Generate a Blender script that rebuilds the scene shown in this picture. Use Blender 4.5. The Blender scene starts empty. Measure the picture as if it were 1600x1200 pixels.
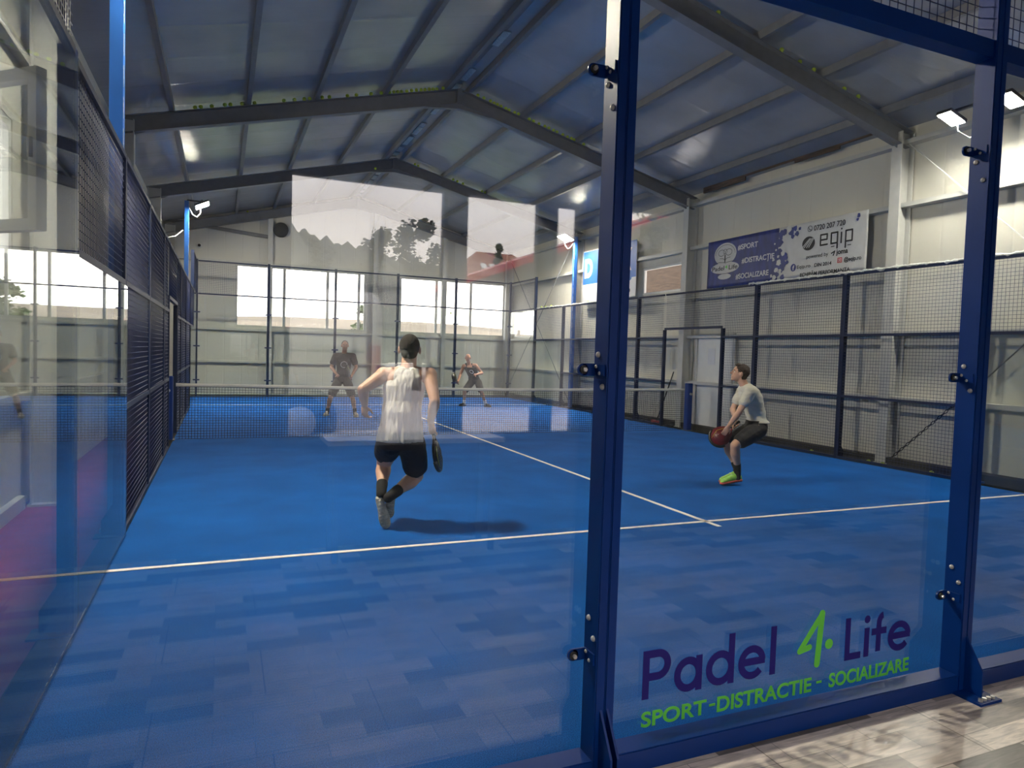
import bpy, bmesh, math, random
from mathutils import Vector, Matrix
random.seed(7)
SC = bpy.context.scene
C = SC.collection
V = Vector
PI = math.pi

# ------------------------------------------------------------------ camera
yaw, pitch, roll, fpx = 0.40216, -0.04427, 0.0309, 1068.44
fw = V((math.sin(yaw)*math.cos(pitch), math.cos(yaw)*math.cos(pitch), math.sin(pitch)))
r0 = V((math.cos(yaw), -math.sin(yaw), 0)); u0 = r0.cross(fw)
rt = r0*math.cos(roll) + u0*math.sin(roll)
up = -r0*math.sin(roll) + u0*math.cos(roll)
cam_d = bpy.data.cameras.new('camera'); cam = bpy.data.objects.new('camera', cam_d); C.objects.link(cam)
M = Matrix((rt, up, -fw)).transposed().to_4x4(); M.translation = V((0.70236, -2.19674, 1.55389))
cam.matrix_world = M
cam_d.sensor_fit = 'HORIZONTAL'; cam_d.sensor_width = 36; cam_d.lens = 36*fpx/1600
cam_d.clip_start = 0.05; cam_d.clip_end = 1000
SC.camera = cam

# ------------------------------------------------------------------ world / exposure
SKY = 7.0
FLOOD = 1100.0            # radiance of an LED face
w = bpy.data.worlds.new('world'); SC.world = w; w.use_nodes = True
wn = w.node_tree.nodes; wl = w.node_tree.links
bg = wn['Background']
tc = wn.new('ShaderNodeTexCoord'); sx = wn.new('ShaderNodeSeparateXYZ'); rp = wn.new('ShaderNodeValToRGB')
nz = wn.new('ShaderNodeTexNoise'); nz.inputs['Scale'].default_value = 2.5
wl.new(tc.outputs['Generated'], sx.inputs[0]); wl.new(sx.outputs['Z'], rp.inputs[0])
e = rp.color_ramp.elements
e[0].position = 0.0; e[0].color = (1.0, .87, .83, 1)
e[1].position = 0.7; e[1].color = (.90, .84, .86, 1)
mx = wn.new('ShaderNodeMix'); mx.data_type = 'RGBA'; mx.blend_type = 'MULTIPLY'; mx.inputs['Factor'].default_value = .12
wl.new(tc.outputs['Generated'], nz.inputs['Vector'])
wl.new(rp.outputs[0], mx.inputs['A']); wl.new(nz.outputs['Fac'], mx.inputs['B'])
wl.new(mx.outputs['Result'], bg.inputs['Color']); bg.inputs['Strength'].default_value = SKY
vs = SC.view_settings
vs.view_transform = 'Standard'; vs.look = 'None'; vs.gamma = 1; vs.use_curve_mapping = False
vs.exposure = 0.0
cy = SC.cycles
cy.transparent_max_bounces = 40; cy.max_bounces = 9; cy.glossy_bounces = 6; cy.diffuse_bounces = 4
cy.sample_clamp_indirect = 6.0; cy.sample_clamp_direct = 0
cy.caustics_reflective = False; cy.caustics_refractive = False

# ------------------------------------------------------------------ materials
def mat(name, col, rough=.6, metal=0, var=0, vscale=8, bump=0, bscale=60, spec=.5, stretch=None, emit=None):
    m = bpy.data.materials.new(name); m.use_nodes = True
    n = m.node_tree.nodes; l = m.node_tree.links; b = n['Principled BSDF']
    b.inputs['Base Color'].default_value = (*col, 1); b.inputs['Roughness'].default_value = rough
    b.inputs['Metallic'].default_value = metal; b.inputs['Specular IOR Level'].default_value = spec
    t = n.new('ShaderNodeTexCoord'); src = t.outputs['Object']
    if stretch:
        mp = n.new('ShaderNodeMapping'); mp.inputs['Scale'].default_value = stretch
        l.new(src, mp.inputs[0]); src = mp.outputs[0]
    if var or True:
        no = n.new('ShaderNodeTexNoise'); no.inputs['Scale'].default_value = vscale; no.inputs['Detail'].default_value = 4
        l.new(src, no.inputs['Vector'])
        r = n.new('ShaderNodeMapRange'); r.inputs['From Min'].default_value = .3; r.inputs['From Max'].default_value = .7
        v = var or .03
        r.inputs['To Min'].default_value = 1-v; r.inputs['To Max'].default_value = 1+v
        l.new(no.outputs['Fac'], r.inputs['Value'])
        x = n.new('ShaderNodeVectorMath'); x.operation = 'SCALE'; x.inputs[0].default_value = col
        l.new(r.outputs[0], x.inputs['Scale']); l.new(x.outputs[0], b.inputs['Base Color'])
    if bump:
        nb = n.new('ShaderNodeTexNoise'); nb.inputs['Scale'].default_value = bscale; nb.inputs['Detail'].default_value = 3
        l.new(src, nb.inputs['Vector'])
        bp = n.new('ShaderNodeBump'); bp.inputs['Strength'].default_value = bump; bp.inputs['Distance'].default_value = .01
        l.new(nb.outputs['Fac'], bp.inputs['Height']); l.new(bp.outputs[0], b.inputs['Normal'])
    if emit:
        b.inputs['Emission Color'].default_value = (*emit[0], 1); b.inputs['Emission Strength'].default_value = emit[1]
    return m

def glass_mat(name, tint, r0_, rough=0.0):
    m = bpy.data.materials.new(name); m.use_nodes = True
    n = m.node_tree.nodes; l = m.node_tree.links; n.remove(n['Principled BSDF'])
    out = n['Material Output']
    g = n.new('ShaderNodeNewGeometry'); d = n.new('ShaderNodeVectorMath'); d.operation = 'DOT_PRODUCT'
    l.new(g.outputs['Incoming'], d.inputs[0]); l.new(g.outputs['Normal'], d.inputs[1])
    a = n.new('ShaderNodeMath'); a.operation = 'ABSOLUTE'; l.new(d.outputs['Value'], a.inputs[0])
    s = n.new('ShaderNodeMath'); s.operation = 'SUBTRACT'; s.inputs[0].default_value = 1; l.new(a.outputs[0], s.inputs[1])
    p = n.new('ShaderNodeMath'); p.operation = 'POWER'; p.inputs[1].default_value = 5; l.new(s.outputs[0], p.inputs[0])
    k = n.new('ShaderNodeMath'); k.operation = 'MULTIPLY_ADD'; k.inputs[1].default_value = 1-r0_; k.inputs[2].default_value = r0_
    l.new(p.outputs[0], k.inputs[0])
    tr = n.new('ShaderNodeBsdfTransparent'); tr.inputs[0].default_value = (*tint, 1)
    gl = n.new('ShaderNodeBsdfGlossy'); gl.inputs['Roughness'].default_value = rough; gl.inputs['Color'].default_value = (1, 1, 1, 1)
    mi = n.new('ShaderNodeMixShader'); l.new(k.outputs[0], mi.inputs[0]); l.new(tr.outputs[0], mi.inputs[1]); l.new(gl.outputs[0], mi.inputs[2])
    l.new(mi.outputs[0], out.inputs['Surface'])
    return m

def turf_mat():
    m = mat('blue_turf', (.0025, .112, .45), .9, var=.16, vscale=1.3, bump=.9, bscale=420, spec=.15)
    n = m.node_tree.nodes; l = m.node_tree.links; b = n['Principled BSDF']
    t = n.new('ShaderNodeTexCoord'); no = n.new('ShaderNodeTexNoise'); no.inputs['Scale'].default_value = 220; no.inputs['Detail'].default_value = 2
    l.new(t.outputs['Object'], no.inputs['Vector'])
    r = n.new('ShaderNodeMapRange'); r.inputs['From Min'].default_value = .35; r.inputs['From Max'].default_value = .65
    r.inputs['To Min'].default_value = .6; r.inputs['To Max'].default_value = 1.45; l.new(no.outputs['Fac'], r.inputs['Value'])
    x = n.new('ShaderNodeVectorMath'); x.operation = 'SCALE'
    src = b.inputs['Base Color'].links[0].from_socket
    l.new(src, x.inputs[0]); l.new(r.outputs[0], x.inputs['Scale']); l.new(x.outputs[0], b.inputs['Base Color'])
    return m

def tile_mat():
    m = bpy.data.materials.new('wood_look_tile'); m.use_nodes = True
    n = m.node_tree.nodes; l = m.node_tree.links; b = n['Principled BSDF']; b.inputs['Roughness'].default_value = .32
    t = n.new('ShaderNodeTexCoord')
    br = n.new('ShaderNodeTexBrick'); br.inputs['Scale'].default_value = 1; br.offset = .37; br.squash = 1
    br.inputs['Brick Width'].default_value = .42; br.inputs['Row Height'].default_value = .12; br.inputs['Mortar Size'].default_value = .0015
    br.inputs['Color1'].default_value = (0, 0, 0, 1); br.inputs['Color2'].default_value = (1, 1, 1, 1); br.inputs['Mortar'].default_value = (.8, .8, .8, 1)
    br.inputs['Bias'].default_value = 0
    l.new(t.outputs['Object'], br.inputs['Vector'])
    mp = n.new('ShaderNodeMapping'); mp.inputs['Scale'].default_value = (3, 22, 10); l.new(t.outputs['Object'], mp.inputs[0])
    no = n.new('ShaderNodeTexNoise'); no.inputs['Scale'].default_value = 2; no.inputs['Detail'].default_value = 7; no.inputs['Distortion'].default_value = 1.2
    l.new(mp.outputs[0], no.inputs['Vector'])
    r = n.new('ShaderNodeMapRange'); r.inputs['From Min'].default_value = .3; r.inputs['From Max'].default_value = .7
    r.inputs['To Min'].default_value = .72; r.inputs['To Max'].default_value = 1.25; l.new(no.outputs['Fac'], r.inputs['Value'])
    x = n.new('ShaderNodeVectorMath'); x.operation = 'SCALE'; rc = n.new('ShaderNodeValToRGB'); l.new(br.outputs['Color'], rc.inputs[0]); q_ = rc.color_ramp.elements; q_[0].position = .15; q_[0].color = (.80, .70, .61, 1); q_[1].position = .95; q_[1].color = (.16, .14, .125, 1)
    q_ = rc.color_ramp.elements.new(.58); q_.color = (.62, .54, .47, 1)
    l.new(rc.outputs[0], x.inputs[0]); l.new(r.outputs[0], x.inputs['Scale'])
    # the large tile grid
    b2 = n.new('ShaderNodeTexBrick'); b2.offset = .5; b2.inputs['Scale'].default_value = 1
    b2.inputs['Brick Width'].default_value = .9; b2.inputs['Row Height'].default_value = .48; b2.inputs['Mortar Size'].default_value = .003
    b2.inputs['Color1'].default_value = b2.inputs['Color2'].default_value = (1, 1, 1, 1); b2.inputs['Mortar'].default_value = (.45, .42, .40, 1)
    l.new(t.outputs['Object'], b2.inputs['Vector'])
    y = n.new('ShaderNodeVectorMath'); y.operation = 'MULTIPLY'; l.new(x.outputs[0], y.inputs[0]); l.new(b2.outputs['Color'], y.inputs[1])
    l.new(y.outputs[0], b.inputs['Base Color'])
    return m

def roof_mat():
    m = mat('roof_sheet', (.33, .345, .38), .2, var=.10, vscale=1.2, spec=1.0)
    n = m.node_tree.nodes; l = m.node_tree.links; b = n['Principled BSDF']
    t = n.new('ShaderNodeTexCoord'); mp = n.new('ShaderNodeMapping'); mp.inputs['Scale'].default_value = (.5, 22, 1); l.new(t.outputs['Object'], mp.inputs[0])
    no = n.new('ShaderNodeTexNoise'); no.inputs['Scale'].default_value = 1; no.inputs['Detail'].default_value = 3; l.new(mp.outputs[0], no.inputs['Vector'])
    wv = n.new('ShaderNodeTexWave'); wv.bands_direction = 'Y'; wv.inputs['Scale'].default_value = .31; wv.inputs['Distortion'].default_value = 0
    l.new(t.outputs['Object'], wv.inputs['Vector'])
    pw = n.new('ShaderNodeMath'); pw.operation = 'POWER'; pw.inputs[1].default_value = 40; l.new(wv.outputs['Fac'], pw.inputs[0])
    ad = n.new('ShaderNodeMath'); ad.operation = 'ADD'; l.new(no.outputs['Fac'], ad.inputs[0]); l.new(pw.outputs[0], ad.inputs[1])
    bp = n.new('ShaderNodeBump'); bp.inputs['Strength'].default_value = .35; bp.inputs['Distance'].default_value = .008
    l.new(ad.outputs[0], bp.inputs['Height']); l.new(bp.outputs[0], b.inputs['Normal'])
    return m

def wall_mat(name, col, axis='Y'):
    m = mat(name, col, .55, var=.05, vscale=.8, spec=.35)
    n = m.node_tree.nodes; l = m.node_tree.links; b = n['Principled BSDF']
    t = n.new('ShaderNodeTexCoord'); wv = n.new('ShaderNodeTexWave'); wv.bands_direction = axis; wv.inputs['Scale'].default_value = .31*2
    l.new(t.outputs['Object'], wv.inputs['Vector'])
    pw = n.new('ShaderNodeMath'); pw.operation = 'POWER'; pw.inputs[1].default_value = 90; l.new(wv.outputs['Fac'], pw.inputs[0])
    bp = n.new('ShaderNodeBump'); bp.inputs['Strength'].default_value = .5; bp.inputs['Distance'].default_value = .008; bp.invert = True
    l.new(pw.outputs[0], bp.inputs['Height']); l.new(bp.outputs[0], b.inputs['Normal'])
    return m

MT = {}
MT['turf'] = turf_mat()
MT['line'] = mat('white_line', (.72, .70, .66), .8, var=.06, vscale=30)
MT['tile'] = tile_mat()
MT['roof'] = roof_mat()
MT['wall'] = wall_mat('white_wall_panel', (.60, .585, .52))
MT['wallx'] = wall_mat('white_wall_panel_end', (.58, .57, .53), 'X')
MT['steel'] = mat('grey_steel', (.17, .175, .19), .45, var=.08, spec=.4)
MT['lsteel'] = mat('light_grey_steel', (.50, .50, .48), .45, var=.05)
MT['blue'] = mat('blue_steel', (.0012, .029, .18), .38, var=.08, vscale=4, spec=.22)
MT['railblue'] = mat('dark_blue_rail', (.004, .013, .05), .55, spec=.25)
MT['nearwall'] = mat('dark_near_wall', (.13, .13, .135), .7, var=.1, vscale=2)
MT['lblue'] = mat('light_blue_steel', (.02, .13, .48), .35, var=.08, vscale=4)
MT['wire'] = mat('dark_wire', (.010, .020, .085), .35, spec=.6)
MT['glass'] = glass_mat('court_glass', (.965, .985, .975), .054)
MT['pane'] = glass_mat('window_glass', (.97, .98, .97), .04)
MT['pink'] = mat('pink_carpet', (.25, .030, .085), .95, var=.15, vscale=6, bump=.5, bscale=300)
MT['conc'] = mat('concrete', (.05, .05, .048), .95, var=.2, vscale=2, spec=.1)
MT['kerb'] = mat('dark_kerb', (.02, .022, .025), .95, var=.2, spec=.1)
MT['white'] = mat('white_paint', (.72, .72, .70), .45)
MT['tape'] = mat('pale_wrap', (.62, .63, .60), .4, var=.25, vscale=40, bump=.8, bscale=50)
MT['net'] = mat('net_cord', (.012, .013, .02), .8)
MT['band'] = mat('net_band', (.62, .60, .55), .8)
MT['bolt'] = mat('zinc_bolt', (.55, .54, .52), .35, metal=.6)
MT['black'] = mat('black_rubber', (.012, .012, .014), .5)
MT['led'] = mat('led_face', (.9, .9, .9), .4, emit=((1.0, .90, .74), FLOOD))
MT['ledcool'] = mat('led_face_cool', (.9, .9, .9), .4, emit=((1.0, .93, .80), FLOOD*.42))
MT['ball'] = mat('ball_felt', (.42, .55, .05), .9, bump=.4, bscale=200)
MT['navy'] = mat('navy_vinyl', (.020, .014, .17), .7, spec=.2)
MT['green'] = mat('green_vinyl', (.13, .62, .06), .5)
MT['banner'] = mat('banner_blue', (.020, .035, .19), .5, var=.35, vscale=3, stretch=(1, 3, 1))
MT['bannerw'] = mat('banner_white', (.55, .56, .57), .5, var=.05)
MT['ink'] = mat('dark_ink', (.02, .02, .025), .6)
MT['wink'] = mat('white_ink', (.65, .66, .70), .6)
MT['red'] = mat('red_ink', (.6, .05, .06), .5)
MT['bblue'] = mat('bright_blue_print', (.03, .14, .52), .5, var=.08)
MT['brick'] = mat('brown_cladding', (.085, .055, .04), .8, var=.5, vscale=3, stretch=(1, 1, 9))
MT['leaf'] = mat('leaf', (.085, .12, .045), .6, var=.5, vscale=2)
MT['leafd'] = mat('dark_leaf', (.055, .070, .045), .6, var=.5, vscale=2)  # raised a little to carry the haze over the mirrored hedge
MT['bark'] = mat('bark', (.06, .045, .035), .9, var=.3)
MT['roofred'] = mat('red_tile', (.34, .13, .09), .7, var=.35, vscale=5, stretch=(1, 1, 12), bump=.8, bscale=14)
MT['redpaint'] = mat('red_fascia', (.50, .05, .05), .4)
MT['plaster'] = mat('plaster', (.30, .27, .22), .8, var=.1)
MT['tan'] = mat('dry_grass', (.135, .105, .075), .9, var=.3, vscale=.12)
MT['forest'] = mat('forest', (.085, .095, .075), .9, var=.6, vscale=.35)  # tone lightened so the haze over the hill sits in the colour
MT['paving'] = mat('pale_paving', (.60, .55, .52), .8, var=.1, vscale=2)
MT['grass'] = mat('green_grass', (.05, .08, .02), .9, var=.4, vscale=1)
MT['shed'] = mat('corrugated_grey', (.20, .20, .20), .6, var=.1)
MT['vanw'] = mat('van_white', (.84, .82, .81), .3)
MT['skin'] = mat('skin', (.62, .36, .25), .55, var=.06, vscale=12)
MT['skinb'] = mat('skin_tan', (.42, .215, .14), .55, var=.06, vscale=12)
MT['hair'] = mat('dark_hair', (.022, .016, .013), .8, bump=.8, bscale=220)
MT['hairb'] = mat('brown_hair', (.050, .030, .018), .7, bump=1, bscale=120)
MT['tank'] = mat('grey_white_cotton', (.58, .56, .52), .9, var=.12, vscale=9, bump=.9, bscale=22, stretch=(1.6, 1.6, .35))
MT['tee'] = mat('cream_cotton', (.62, .59, .50), .9, var=.04, bump=.7, bscale=16)
MT['shorts'] = mat('black_cloth', (.011, .010, .012), .8, bump=.5, bscale=25)
MT['sock'] = mat('black_sock', (.013, .013, .014), .95)
MT['shoe'] = mat('pale_shoe', (.50, .46, .40), .7, var=.2, vscale=30)
MT['sole'] = mat('cream_sole', (.55, .49, .39), .8, var=.12, vscale=60, bump=1, bscale=90)
MT['shoeg'] = mat('lime_shoe', (.36, .72, .12), .6, var=.2, vscale=30)
MT['soler'] = mat('red_sole', (.55, .10, .07), .7)
MT['racket'] = mat('racket_carbon', (.014, .015, .015), .35)
MT['racketr'] = mat('racket_red', (.15, .010, .018), .4, var=.3, vscale=18)
MT['yellow'] = mat('yellow_print', (.55, .60, .05), .5)
MT['blackt'] = mat('black_tee', (.014, .013, .016), .85, bump=.5, bscale=20)

# ------------------------------------------------------------------ mesh helpers
def obj(name, bm, m, parent=None, smooth=False, col=True):
    me = bpy.data.meshes.new(name)
    bm.normal_update()
    bm.to_mesh(me); bm.free()
    ms = m if isinstance(m, (list, tuple)) else [m]
    for q in ms: me.materials.append(MT[q] if isinstance(q, str) else q)
    if smooth: me.polygons.foreach_set('use_smooth', [True]*len(me.polygons))
    o = bpy.data.objects.new(name, me); C.objects.link(o)
    if parent: 
        o.parent = parent
        o.matrix_parent_inverse = parent.matrix_basis.inverted()
    return o
def thing(name, label, cat, loc=(0, 0, 0), group=None, rz=0):
    o = bpy.data.objects.new(name, None); C.objects.link(o); o.empty_display_size = .1
    o.location = loc; o.rotation_euler = (0, 0, rz); o['label'] = label; o['category'] = cat
    if group: o['group'] = group
    bpy.context.view_layer.update()
    return o
def tag(o, label, cat, group=None, kind=None):
    o['label'] = label; o['category'] = cat
    if group: o['group'] = group
    if kind: o['kind'] = kind
    return o
def struct(o, label=None):
    o['kind'] = 'structure'
    if label: o['label'] = label
    return o
def box(bm, x0, x1, y0, y1, z0, z1, mi=0):
    vs_ = [bm.verts.new(p) for p in ((x0, y0, z0), (x1, y0, z0), (x1, y1, z0), (x0, y1, z0), (x0, y0, z1), (x1, y0, z1), (x1, y1, z1), (x0, y1, z1))]
    for f in ((0, 3, 2, 1), (4, 5, 6, 7), (0, 1, 5, 4), (1, 2, 6, 5), (2, 3, 7, 6), (3, 0, 4, 7)):
        g = bm.faces.new([vs_[i] for i in f]); g.material_index = mi
    return bm
def B(*a): return box(bmesh.new(), *a)
def prism(bm, pts, d):  # pts: polygon (3d), extruded by vector d
    d = V(d); a = [bm.verts.new(V(p)) for p in pts]; b = [bm.verts.new(V(p)+d) for p in pts]
    n = len(pts); bm.faces.new(a[::-1]); bm.faces.new(b)
    for i in range(n): bm.faces.new((a[i], a[(i+1) % n], b[(i+1) % n], b[i]))
    return bm
def frame_of(d):
    d = d.normalized(); a = V((0, 0, 1)) if abs(d.z) < .9 else V((1, 0, 0))
    x = d.cross(a).normalized(); y = d.cross(x).normalized(); return x, y
def tube(bm, pts, r, n=8, cap=True):
    pts = [V(p) for p in pts]; rs = r if isinstance(r, (list, tuple)) else [r]*len(pts)
    rings = []; px = None
    for i, p in enumerate(pts):
        d = (pts[min(i+1, len(pts)-1)]-pts[max(i-1, 0)])
        if px is None: x, y = frame_of(d)
        else:
            dn = d.normalized(); x = (px-dn*px.dot(dn)).normalized(); y = dn.cross(x)
        px = x
        rings.append([bm.verts.new(p+(x*math.cos(2*PI*k/n)+y*math.sin(2*PI*k/n))*rs[i]) for k in range(n)])
    for a, b in zip(rings, rings[1:]):
        for k in range(n): bm.faces.new((a[k], a[(k+1) % n], b[(k+1) % n], b[k]))
    if cap: bm.faces.new(rings[0][::-1]); bm.faces.new(rings[-1])
    return bm
def ell(bm, c, ax, ay, az, seg=18, rings=12):
    c = V(c); ax, ay, az = V(ax), V(ay), V(az); R = []
    top = bm.verts.new(c+az); bot = bm.verts.new(c-az)
    for i in range(1, rings):
        t = PI*i/rings
        R.append([bm.verts.new(c+az*math.cos(t)+(ax*math.cos(2*PI*k/seg)+ay*math.sin(2*PI*k/seg))*math.sin(t)) for k in range(seg)])
    for k in range(seg):
        bm.faces.new((top, R[0][k], R[0][(k+1) % seg])); bm.faces.new((bot, R[-1][(k+1) % seg], R[-1][k]))
    for a, b in zip(R, R[1:]):
        for k in range(seg): bm.faces.new((a[k], b[k], b[(k+1) % seg], a[(k+1) % seg]))
    return bm
def sph(bm, c, r, s=14, q=10): return ell(bm, c, (r, 0, 0), (0, r, 0), (0, 0, r), s, q)
def caps(bm, a, b, ra, rb, n=16):
    a, b = V(a), V(b); d = (b-a); L = d.length
    if L < 1e-6: return sph(bm, a, ra)
    dn = d/L; pts = []; rs = []
    for t in (1.0, .8, .5, .2): pts.append(a-dn*ra*math.sin(t*PI/2)*.999); rs.append(max(ra*math.cos(t*PI/2), ra*.05))
    pts += [a, b]; rs += [ra, rb]
    for t in (.2, .5, .8, 1.0): pts.append(b+dn*rb*math.sin(t*PI/2)*.999); rs.append(max(rb*math.cos(t*PI/2), rb*.05))
    return tube(bm, pts, rs, n)
def chain(bm, pts, rs, n=16):
    for i in range(len(pts)-1): caps(bm, pts[i], pts[i+1], rs[i], rs[i+1], n)
def loft(bm, secs, n=24, p=2.0):  # secs: (center, ax, ay)
    rings = []
    for c, ax, ay in secs:
        c, ax, ay = V(c), V(ax), V(ay); ring = []
        for k in range(n):
            t = 2*PI*k/n; cs, sn = math.cos(t), math.sin(t)
            cs = math.copysign(abs(cs)**(2/p), cs); sn = math.copysign(abs(sn)**(2/p), sn)
            ring.append(bm.verts.new(c+ax*cs+ay*sn))
        rings.append(ring)
    for a, b in zip(rings, rings[1:]):
        for k in range(n): bm.faces.new((a[k], a[(k+1) % n], b[(k+1) % n], b[k]))
    bm.faces.new(rings[0][::-1]); bm.faces.new(rings[-1])
    return bm
def remesh(name, bm, m, parent, vox, sm=4, disp=None):
    bmesh.ops.recalc_face_normals(bm, faces=bm.faces)
    o = obj(name, bm, m, None, True)
    r = o.modifiers.new('r', 'REMESH'); r.mode = 'VOXEL'; r.voxel_size = vox; r.use_smooth_shade = True
    s = o.modifiers.new('s', 'SMOOTH'); s.iterations = sm; s.factor = .5
    dg = bpy.context.evaluated_depsgraph_get()
    me = bpy.data.meshes.new_from_object(o.evaluated_get(dg), preserve_all_data_layers=False, depsgraph=dg)
    if disp:
        for v in me.vertices:
            v.co += v.normal*disp(v.co)
    me.name = name; old = o.data; o.modifiers.clear(); o.data = me; bpy.data.meshes.remove(old)
    if not me.materials:
        me.materials.append(MT[m])
    me.polygons.foreach_set('use_smooth', [True]*len(me.polygons))
    if parent:
        o.parent = parent; o.matrix_parent_inverse = parent.matrix_basis.inverted()
    return o
def copy_tree(o, parent=None, loc=None):
    c = o.copy(); C.objects.link(c)
    if parent: c.parent = parent
    if loc is not None: c.location = loc
    for ch in list(o.children): copy_tree(ch, c)
    return c

# ------------------------------------------------------------------ hall shell
XL, XR, YN, YF = -1.0, 10.58, -3.2, 21.4
RX, RZ, SL = 4.85, 6.60, .25           # ridge position, top-of-rafter height, slope
def rz(x): return RZ-SL*abs(x-RX)
struct(obj('floor', B(XL-.1, XR+.1, YN-.1, YF+.1, -.2, -.02), 'conc'))
struct(obj('floor_tiles', B(XL, XR, YN, -.005, -.02, 0.0), 'tile'), 'wood-look porcelain floor tiles outside the glass')
tag(obj('artificial_turf', B(0.0, 10.0, 0.0, 20.0, -.02, 0.0), 'turf'), 'blue artificial turf covering the whole padel court', 'sports court surface')
bm = bmesh.new(); box(bm, -.16, -.0, -.0, 20.1, -.02, .004); box(bm, 10.0, 10.14, 0, 20.1, -.02, .004); box(bm, -.16, 10.14, 20.0, 20.14, -.02, .004)
struct(obj('trim_1', bm, 'kerb'))
tag(obj('pink_carpet', B(XL, -.16, -.0, 20, -.02, .0), 'pink'), 'pink carpet strip between the glass and the left wall', 'carpet')
# court lines (flat marking sheets lying on the turf)
def line(x0, x1, y0, y1, lab):
    tag(obj('court_line', B(x0, x1, y0, y1, 0, .004), 'line'), lab, 'court line')
line(0, 10, 3.025, 3.075, 'white service line crossing the near half of the blue turf')
line(0, 10, 16.925, 16.975, 'white service line crossing the far half behind the net')
line(4.975, 5.025, 2.85, 9.97, 'white centre line running from the near service line to the net')
line(4.975, 5.025, 10.03, 17.15, 'white centre line on the far half beyond the net')

def wall_holes(name, ax, c0, c1, a0, a1, z0, z1, holes, m, gable=False):
    """wall slab c0..c1 thick on axis ax ('x': wall runs along X, 'y': along Y) with rectangular holes (a0,a1,z0,z1)"""
    bm = bmesh.new()
    A = sorted({a0, a1, *[h[0] for h in holes], *[h[1] for h in holes]})
    Z = sorted({z0, z1, *[h[2] for h in holes], *[h[3] for h in holes]})
    for i in range(len(A)-1):
        for j in range(len(Z)-1):
            ma, mz = (A[i]+A[i+1])/2, (Z[j]+Z[j+1])/2
            if any(h[0] < ma < h[1] and h[2] < mz < h[3] for h in holes): continue
            if ax == 'x': box(bm, A[i], A[i+1], c0, c1, Z[j], Z[j+1])
            else: box(bm, c0, c1, A[i], A[i+1], Z[j], Z[j+1])
    if gable:
        prism(bm, [(a0, c0, z1), (a1, c0, z1), (RX, c0, rz(RX)+.12)], (0, c1-c0, 0))
    bmesh.ops.remove_doubles(bm, verts=bm.verts, dist=1e-5)
    return struct(obj(name, bm, m))
ez = rz(XR)+.12
far_holes = [(1.07, 5.22, 2.14, 4.15), (6.38, 10.36, 2.14, 4.12)]
near_holes = [(1.138, 2.395, .84, 2.89), (2.534, 3.245, .84, 2.89), (3.368, 3.633, .84, 2.89), (4.115, 4.66, 2.5, 2.94)]
right_holes = [(11.0, 12.7, 3.15, 3.82), (19.1, 21.0, 2.14, 3.1)]
wall_holes('wall_far', 'x', YF, YF+.1, XL-.1, XR+.1, 0, ez, far_holes, 'wallx', True)
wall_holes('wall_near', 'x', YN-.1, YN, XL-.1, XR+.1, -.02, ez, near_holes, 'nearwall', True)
wall_holes('wall_right', 'y', XR, XR+.1, YN, YF, -.02, ez, right_holes, 'wall')
wall_holes('wall_left', 'y', XL-.1, XL, YN, YF, -.02, ez, [(3.28, 5.1, 2.2, 3.45)], 'wall')
bm = bmesh.new()
for s in (-1, 1):
    xe = XL-.3 if s < 0 else XR+.3
    z0_, z1_ = rz(RX)+.12, RZ-SL*abs(xe-RX)+.12
    prism(bm, [(RX+s*.0, YN-.3, z0_), (xe, YN-.3, z1_), (xe, YN-.3, z1_+.06), (RX, YN-.3, z0_+.06)], (0, YF-YN+.6, 0))
struct(obj('ceiling', bm, 'roof'))
# pale light strip along the ridge joint and along the wall tops
bm = bmesh.new()
k = YN+.2
random.seed(3)
while k < YF-.3:
    L = random.uniform(.25, .7)
    if random.random() < .75: box(bm, RX-.06, RX+.06, k, k+L, rz(RX)+.085, rz(RX)+.10)
    k += L+random.uniform(.03, .25)
o = obj('ridge_foam', bm, 'tape'); struct(o, 'broken pale foam strip along the roof ridge')
struct(obj('baseboard_left', B(XL, XL+.06, 0, 5.25, 0, .12), 'lsteel'))
tag(obj('base_plinth', B(10.3, 10.55, .3, 21, -.02, .10), 'conc'), 'rough grey plinth along the foot of the right wall', 'plinth')

# windows
def window(n, ax, c, a0, a1, z0, z1, mull, fr=.05, d=.07, m='white', rails=()):
    bm = bmesh.new()
    def bx(p0, p1, q0, q1):
        if ax == 'x': box(bm, p0, p1, c, c+d, q0, q1)
        else: box(bm, c, c+d, p0, p1, q0, q1)
    bx(a0, a1, z0, z0+fr); bx(a0, a1, z1-fr, z1); bx(a0, a0+fr, z0+fr, z1-fr); bx(a1-fr, a1, z0+fr, z1-fr)
    for q in mull: bx(q-fr*.6, q+fr*.6, z0+fr, z1-fr)
    for q in rails: bx(a0+fr, a1-fr, q-fr*.5, q+fr*.5)
    f = struct(obj('window_%d' % n, bm, m))
    bm = bmesh.new()
    if ax == 'x': box(bm, a0+fr*.5, a1-fr*.5, c+d*.4, c+d*.5, z0+fr*.5, z1-fr*.5)
    else: box(bm, c+d*.4, c+d*.5, a0+fr*.5, a1-fr*.5, z0+fr*.5, z1-fr*.5)
    obj('window_pane', bm, 'pane', f)
    return f
window(1, 'x', YF+.01, 1.07, 5.22, 2.14, 4.15, [2.56, 3.94, 4.98], m='lsteel', fr=.07)
window(2, 'x', YF+.01, 6.38, 10.36, 2.14, 4.12, [7.72, 9.02], m='lsteel', fr=.07)
window(3, 'y', XR+.01, 11.0, 12.7, 3.15, 3.82, [])
window(4, 'y', XR+.01, 19.1, 21.0, 2.14, 3.1, [])
for i, h in enumerate(near_holes):
    window(5+i, 'x', YN-.09, *h, [], fr=.035, m='steel')

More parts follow.
